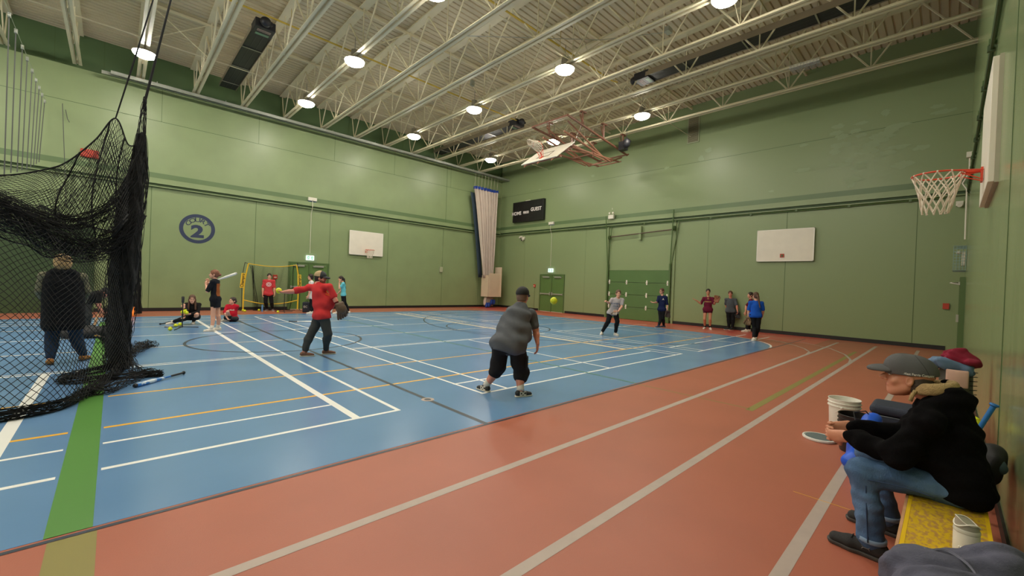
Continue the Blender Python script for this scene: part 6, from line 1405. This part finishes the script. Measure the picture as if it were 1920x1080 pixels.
t = bat(V3(4.50, -.245, .835), V3(4.50, .03, .05), 'softball bat with blue grip and black knob leaning on the wall behind the seated man', mat('bat_barrel_dark', (40, 42, 50), rough=.3), m_)
tag(MB().lathe([(0, -.012), (.03, -.011), (.031, .004), (.02, .012), (0, .014)], (4.50, -.247, .842), 16, axis=unit(V3(0, -.275, .785))).build('knob_cap_ring', M_bshoe, smooth=True), 'black knob ring on the blue bat handle leaning on the wall', 'cap') if 0 else None
t = thing('duffel_bag', 'slumped black duffel bag with pale lining on the bench behind the seated man', 'bag', (4.0, -.2, ZS)); S = SDF(.05)
S.ell(V3(4.02, -.20, .53), (.24, .075, .115)); S.ell(V3(3.95, -.215, .62), (.14, .05, .05)); S.fold(.010, 26, 8, .9); S.plane((0, 0, ZS+.004), (0, 0, -1)); S.plane((0, YC+.015, 0), (0, -1, 0)); m = MB(); S.into(m, .009); m.build('bag_body', M_bk, t, smooth=True)
m = MB(); S = SDF(.02); S.ell(V3(3.86, -.235, .57), (.06, .035, .045)); S.fold(.006, 50, 2); S.into(m, .006); m.build('lining', mat('lining_slate', (84, 104, 116), rough=.9), t, smooth=True)
# tumbler
t = thing('tumbler', 'white insulated tumbler with grey sloped lid standing on the yellow bench', 'drink bottle', (2.72, -.085, ZS)); c = (2.72, -.085, ZS); M_tw = mat('tumbler_white', (226, 220, 206), rough=.4); M_tl = mat('tumbler_lid_grey', (160, 154, 138), rough=.35)
m = MB(); m.lathe([(0, .001), (.036, .001), (.038, .006), (.041, .04), (.0415, .115), (.040, .122), (0, .122)], c, 36); m.build('cup_body', M_tw, t, smooth=True, angle=40)
m = MB(); m.lathe([(.0395, .122), (.042, .124), (.042, .136), (.0395, .139), (.0385, .139)], c, 36); m.build('lid_ring', mat('tumbler_ring', (200, 194, 178), rough=.4), t, smooth=True, angle=40)
m = MB(); n = 36; P0 = []; P1 = []
for k in range(n): a = 2*pi*k/n; P0.append(V3(c[0]+.0385*cos(a), c[1]+.0385*sin(a), ZS+.139)); P1.append(V3(c[0]+.036*cos(a), c[1]+.036*sin(a), ZS+.168+.014*sin(a)+.004*cos(3*a)))
m.add(P0+P1, [(k, (k+1) % n, n+(k+1) % n, n+k) for k in range(n)]+[tuple(range(n, 2*n))]); m.build('sloped_lid', M_tl, t, smooth=True, angle=30)
m = MB(); m.path([V3(c[0]+.0395*cos(a), c[1]+.0395*sin(a), ZS+.158+.012*sin(2*a+.6)) for a in np.linspace(radians(60), radians(300), 26)], .0035, 6); m.path([p+V3(0, 0, .002) for p in P1], .0022, 5, closed=True); m.build('carry_loop', M_tw, t, smooth=True)
m = MB()
for k in range(12): a = radians(150+k*9); m.ell((c[0]+.043*cos(a), c[1]+.043*sin(a), ZS+.062-.004*k+.004*sin(k*2)), .0042, 7, 5)
m.build('bead_charm', M_tw, t, smooth=True)
# grey hoodie heap
t = thing('folded_hoodie', 'slate grey hoodie heaped on the bench nearest the camera', 'clothes', (2.35, -.06, ZS)); S = SDF(.06); M_gh = mat('fleece_slate', (86, 86, 104), rough=.95, var=.08, vscale=9, bump=.3, bscale=150)
for c_, r_ in (((2.34, .085, .455), (.10, .055, .05)), ((2.36, .01, .47), (.16, .12, .065)), ((2.44, -.10, .475), (.15, .12, .07)), ((2.25, -.02, .48), (.2, .16, .075)), ((2.60, -.20, .485), (.11, .06, .07)), ((2.50, -.175, .50), (.14, .08, .075)), ((2.1, -.05, .50), (.22, .18, .09)), ((2.62, -.155, .47), (.05, .05, .06))): S.ell(V3(*c_), r_)
S.fold(.022, 19, 3, .8); S.fold(.013, 41, 7, .8); S.fold(.004, 88, 5, .8); S.plane((0, 0, ZS+.004), (0, 0, -1)); S.plane((0, YC+.012, 0), (0, -1, 0)); m = MB(); S.into(m, .007); m.build('hoodie_body', M_gh, t, smooth=True)
m = MB(); 
for o_ in (0, .012): m.path(crv([(2.22+o_, .07, .53), (2.34+o_, .035, .547), (2.42+o_, -.02, .552), (2.33+o_, -.08, .565), (2.2, -.11, .57)], 20), .003, 5)
m.build('pocket_seam', mat('fleece_seam', (104, 104, 120), rough=.95), t, smooth=True)
# --- loose items on the floor
def ground_bat(p0, p1, label, barrel, grip, L=.84, **k):
    a = ground(*p0); b = ground(*p1); d = unit(b-a); bat(V3(a[0], a[1], .028), V3(a[0], a[1], .030)+d*L, label, barrel, grip, **k)
ground_bat((345, 702), (258, 726), 'blue and black bat lying on the blue floor beside the net folds', mat('bat_blue_white', (44, 120, 200), rough=.3, vscale=9, col2=(210, 222, 232), thr=(.5, .56)), M_bshoe)
ground_bat((542, 604), (592, 605), 'thin white-barrelled bat lying on the floor behind the man in red', MATS['bat_white'], M_black)
for (px, py), nm in (((455.5, 583), 'yellow softball at the left foot of the yellow net frame, larger looking of two'), ((459, 585), 'yellow softball just in front of the left foot of the yellow net frame'), ((485.5, 583.5), 'yellow softball between the left frame foot and the person in red'), ((521, 586.5), 'yellow softball beside the small black stand feet near the yellow net')):
    g = ground(px, py); g = g*min(1, 20.2/g[1]) if g[1] > 20.2 else g; softball((g[0], g[1], .05), nm, rot=px)
tag(MB().lathe([(0, 0), (.034, 0), (.034, .24), (.02, .27), (.02, .3), (0, .3)], (*View((5.0, 19.8)).pt(491.5, 583, 0)[:2], 0), 16).build('water_bottle', mat('bottle_blue', (92, 134, 184), rough=.25), smooth=True, angle=40), 'tall blue water bottle standing at the feet of the person in red', 'bottle')
# tee by the yellow net
g0 = View((5.6, 19.4)).pt(532.5, 587.5); g0[2] = 0; t = thing('batting_tee', 'thin black batting tee on tripod feet beside the yellow net', 'batting tee', g0)
m = MB(); m.tube(g0+V3(0, 0, .02), g0+V3(0, 0, .78), .014, 8); m.build('tee_post', M_bshoe, t)
for k in range(3): a = .3+k*2.1; m = MB(); m.tube(g0+V3(0, 0, .03), g0+V3(.38*cos(a), .38*sin(a), .012), .012, 6); m.build('foot', M_bshoe, t)
# dark bag behind the pitcher
vb = View((6.3, 19.1)); c = vb.pt(574, 586.5); c[2] = 0
t = thing('gear_bag', 'upright navy gear bag with white mark standing behind the man in red', 'bag', c); b = MB().box(c+V3(0, 0, .225), (.30, .24, .43), ax=(vb.r, vb.a, V3(0, 0, 1))).build('bag_body', mat('bag_navy', (28, 34, 48), rough=.7), t); bevel(b, .03, 3)
m = MB(); add_text(m, 'EC', c+V3(0, 0, .24)-vb.a*.1245-vb.r*.03, vb.r, V3(0, 0, 1), .13); m.build('bag_mark', M_wsole, t)
m = MB(); m.path([c+V3(0, 0, .44)-vb.r*.06, c+V3(0, 0, .5), c+V3(0, 0, .44)+vb.r*.06], .01, 6); m.build('handle', M_bshoe, t)
# glove, mat and cone around the net column
glove(V3(-.08, 12.3, .06)+V3(0, 0, 0), V3(-.4, -.6, .1), V3(0, -.3, 1), 'black glove with yellow lacing lying on the floor behind the net', (36, 32, 30), web=(206, 160, 70), size=1.25)
t = thing('equipment_bag', 'black open duffel bag with grey mesh lying behind the net column', 'bag', (-.15, 13.2, 0)); S = SDF(.08); S.ell(V3(-.3, 13.3, .10), (.55, .30, .16)); S.ell(V3(.05, 13.2, .12), (.30, .25, .18)); S.fold(.02, 14, 4, .9); S.plane((0, 0, .004), (0, 0, -1)); m = MB(); S.into(m, .02); m.build('bag_body', M_bk, t, smooth=True)
m = MB(); P = [[(.0+.32*i/6, 12.93-.03*j, .06+.05*j) for j in range(7)] for i in range(7)]; m.grid(P); o = m.build('mesh_panel', mat('mesh_grey', (150, 160, 160), rough=.6, vscale=60, col2=(60, 70, 76), thr=(.5, .52)), t); solidify(o, .01)
softball((-.42, 13.0, .31), 'white ball resting on the black bag behind the net', r=.045) if 0 else None
t = thing('warning_lamp', 'small orange lamp with wire handle on the floor beside the net column', 'lamp', (.5, 18.9, 0)); vv = View((.5, 18.95)); c = vv.pt(246.5, 587); c[2] = .155
m = MB(); m.lathe([(0, -.15), (.075, -.15), (.085, -.12), (.085, .12), (.07, .15), (0, .15)], c, 16); m.build('lamp_body', mat('lamp_orange', (236, 112, 30), rough=.35, emit=((1, .3, .05), .25)), t, smooth=True, angle=40)
m = MB(); m.path([c+vv.r*.10*cos(a)+V3(0, 0, -.0+.14*sin(a)) for a in np.linspace(pi, 2*pi, 12)], .007, 5); m.path([c+V3(0, 0, .14), c+V3(0, 0, 1.35), c+V3(-.03, 0, 1.5), c+V3(-.2, 0, 1.5)], .016, 6); m.path([c+vv.r*.09+V3(0, 0, -.1), c+vv.r*.08+V3(0, 0, 1.25), c+vv.r*.0+V3(0, 0, 1.42)], .010, 6); m.build('wire_hook', M_bshoe, t)
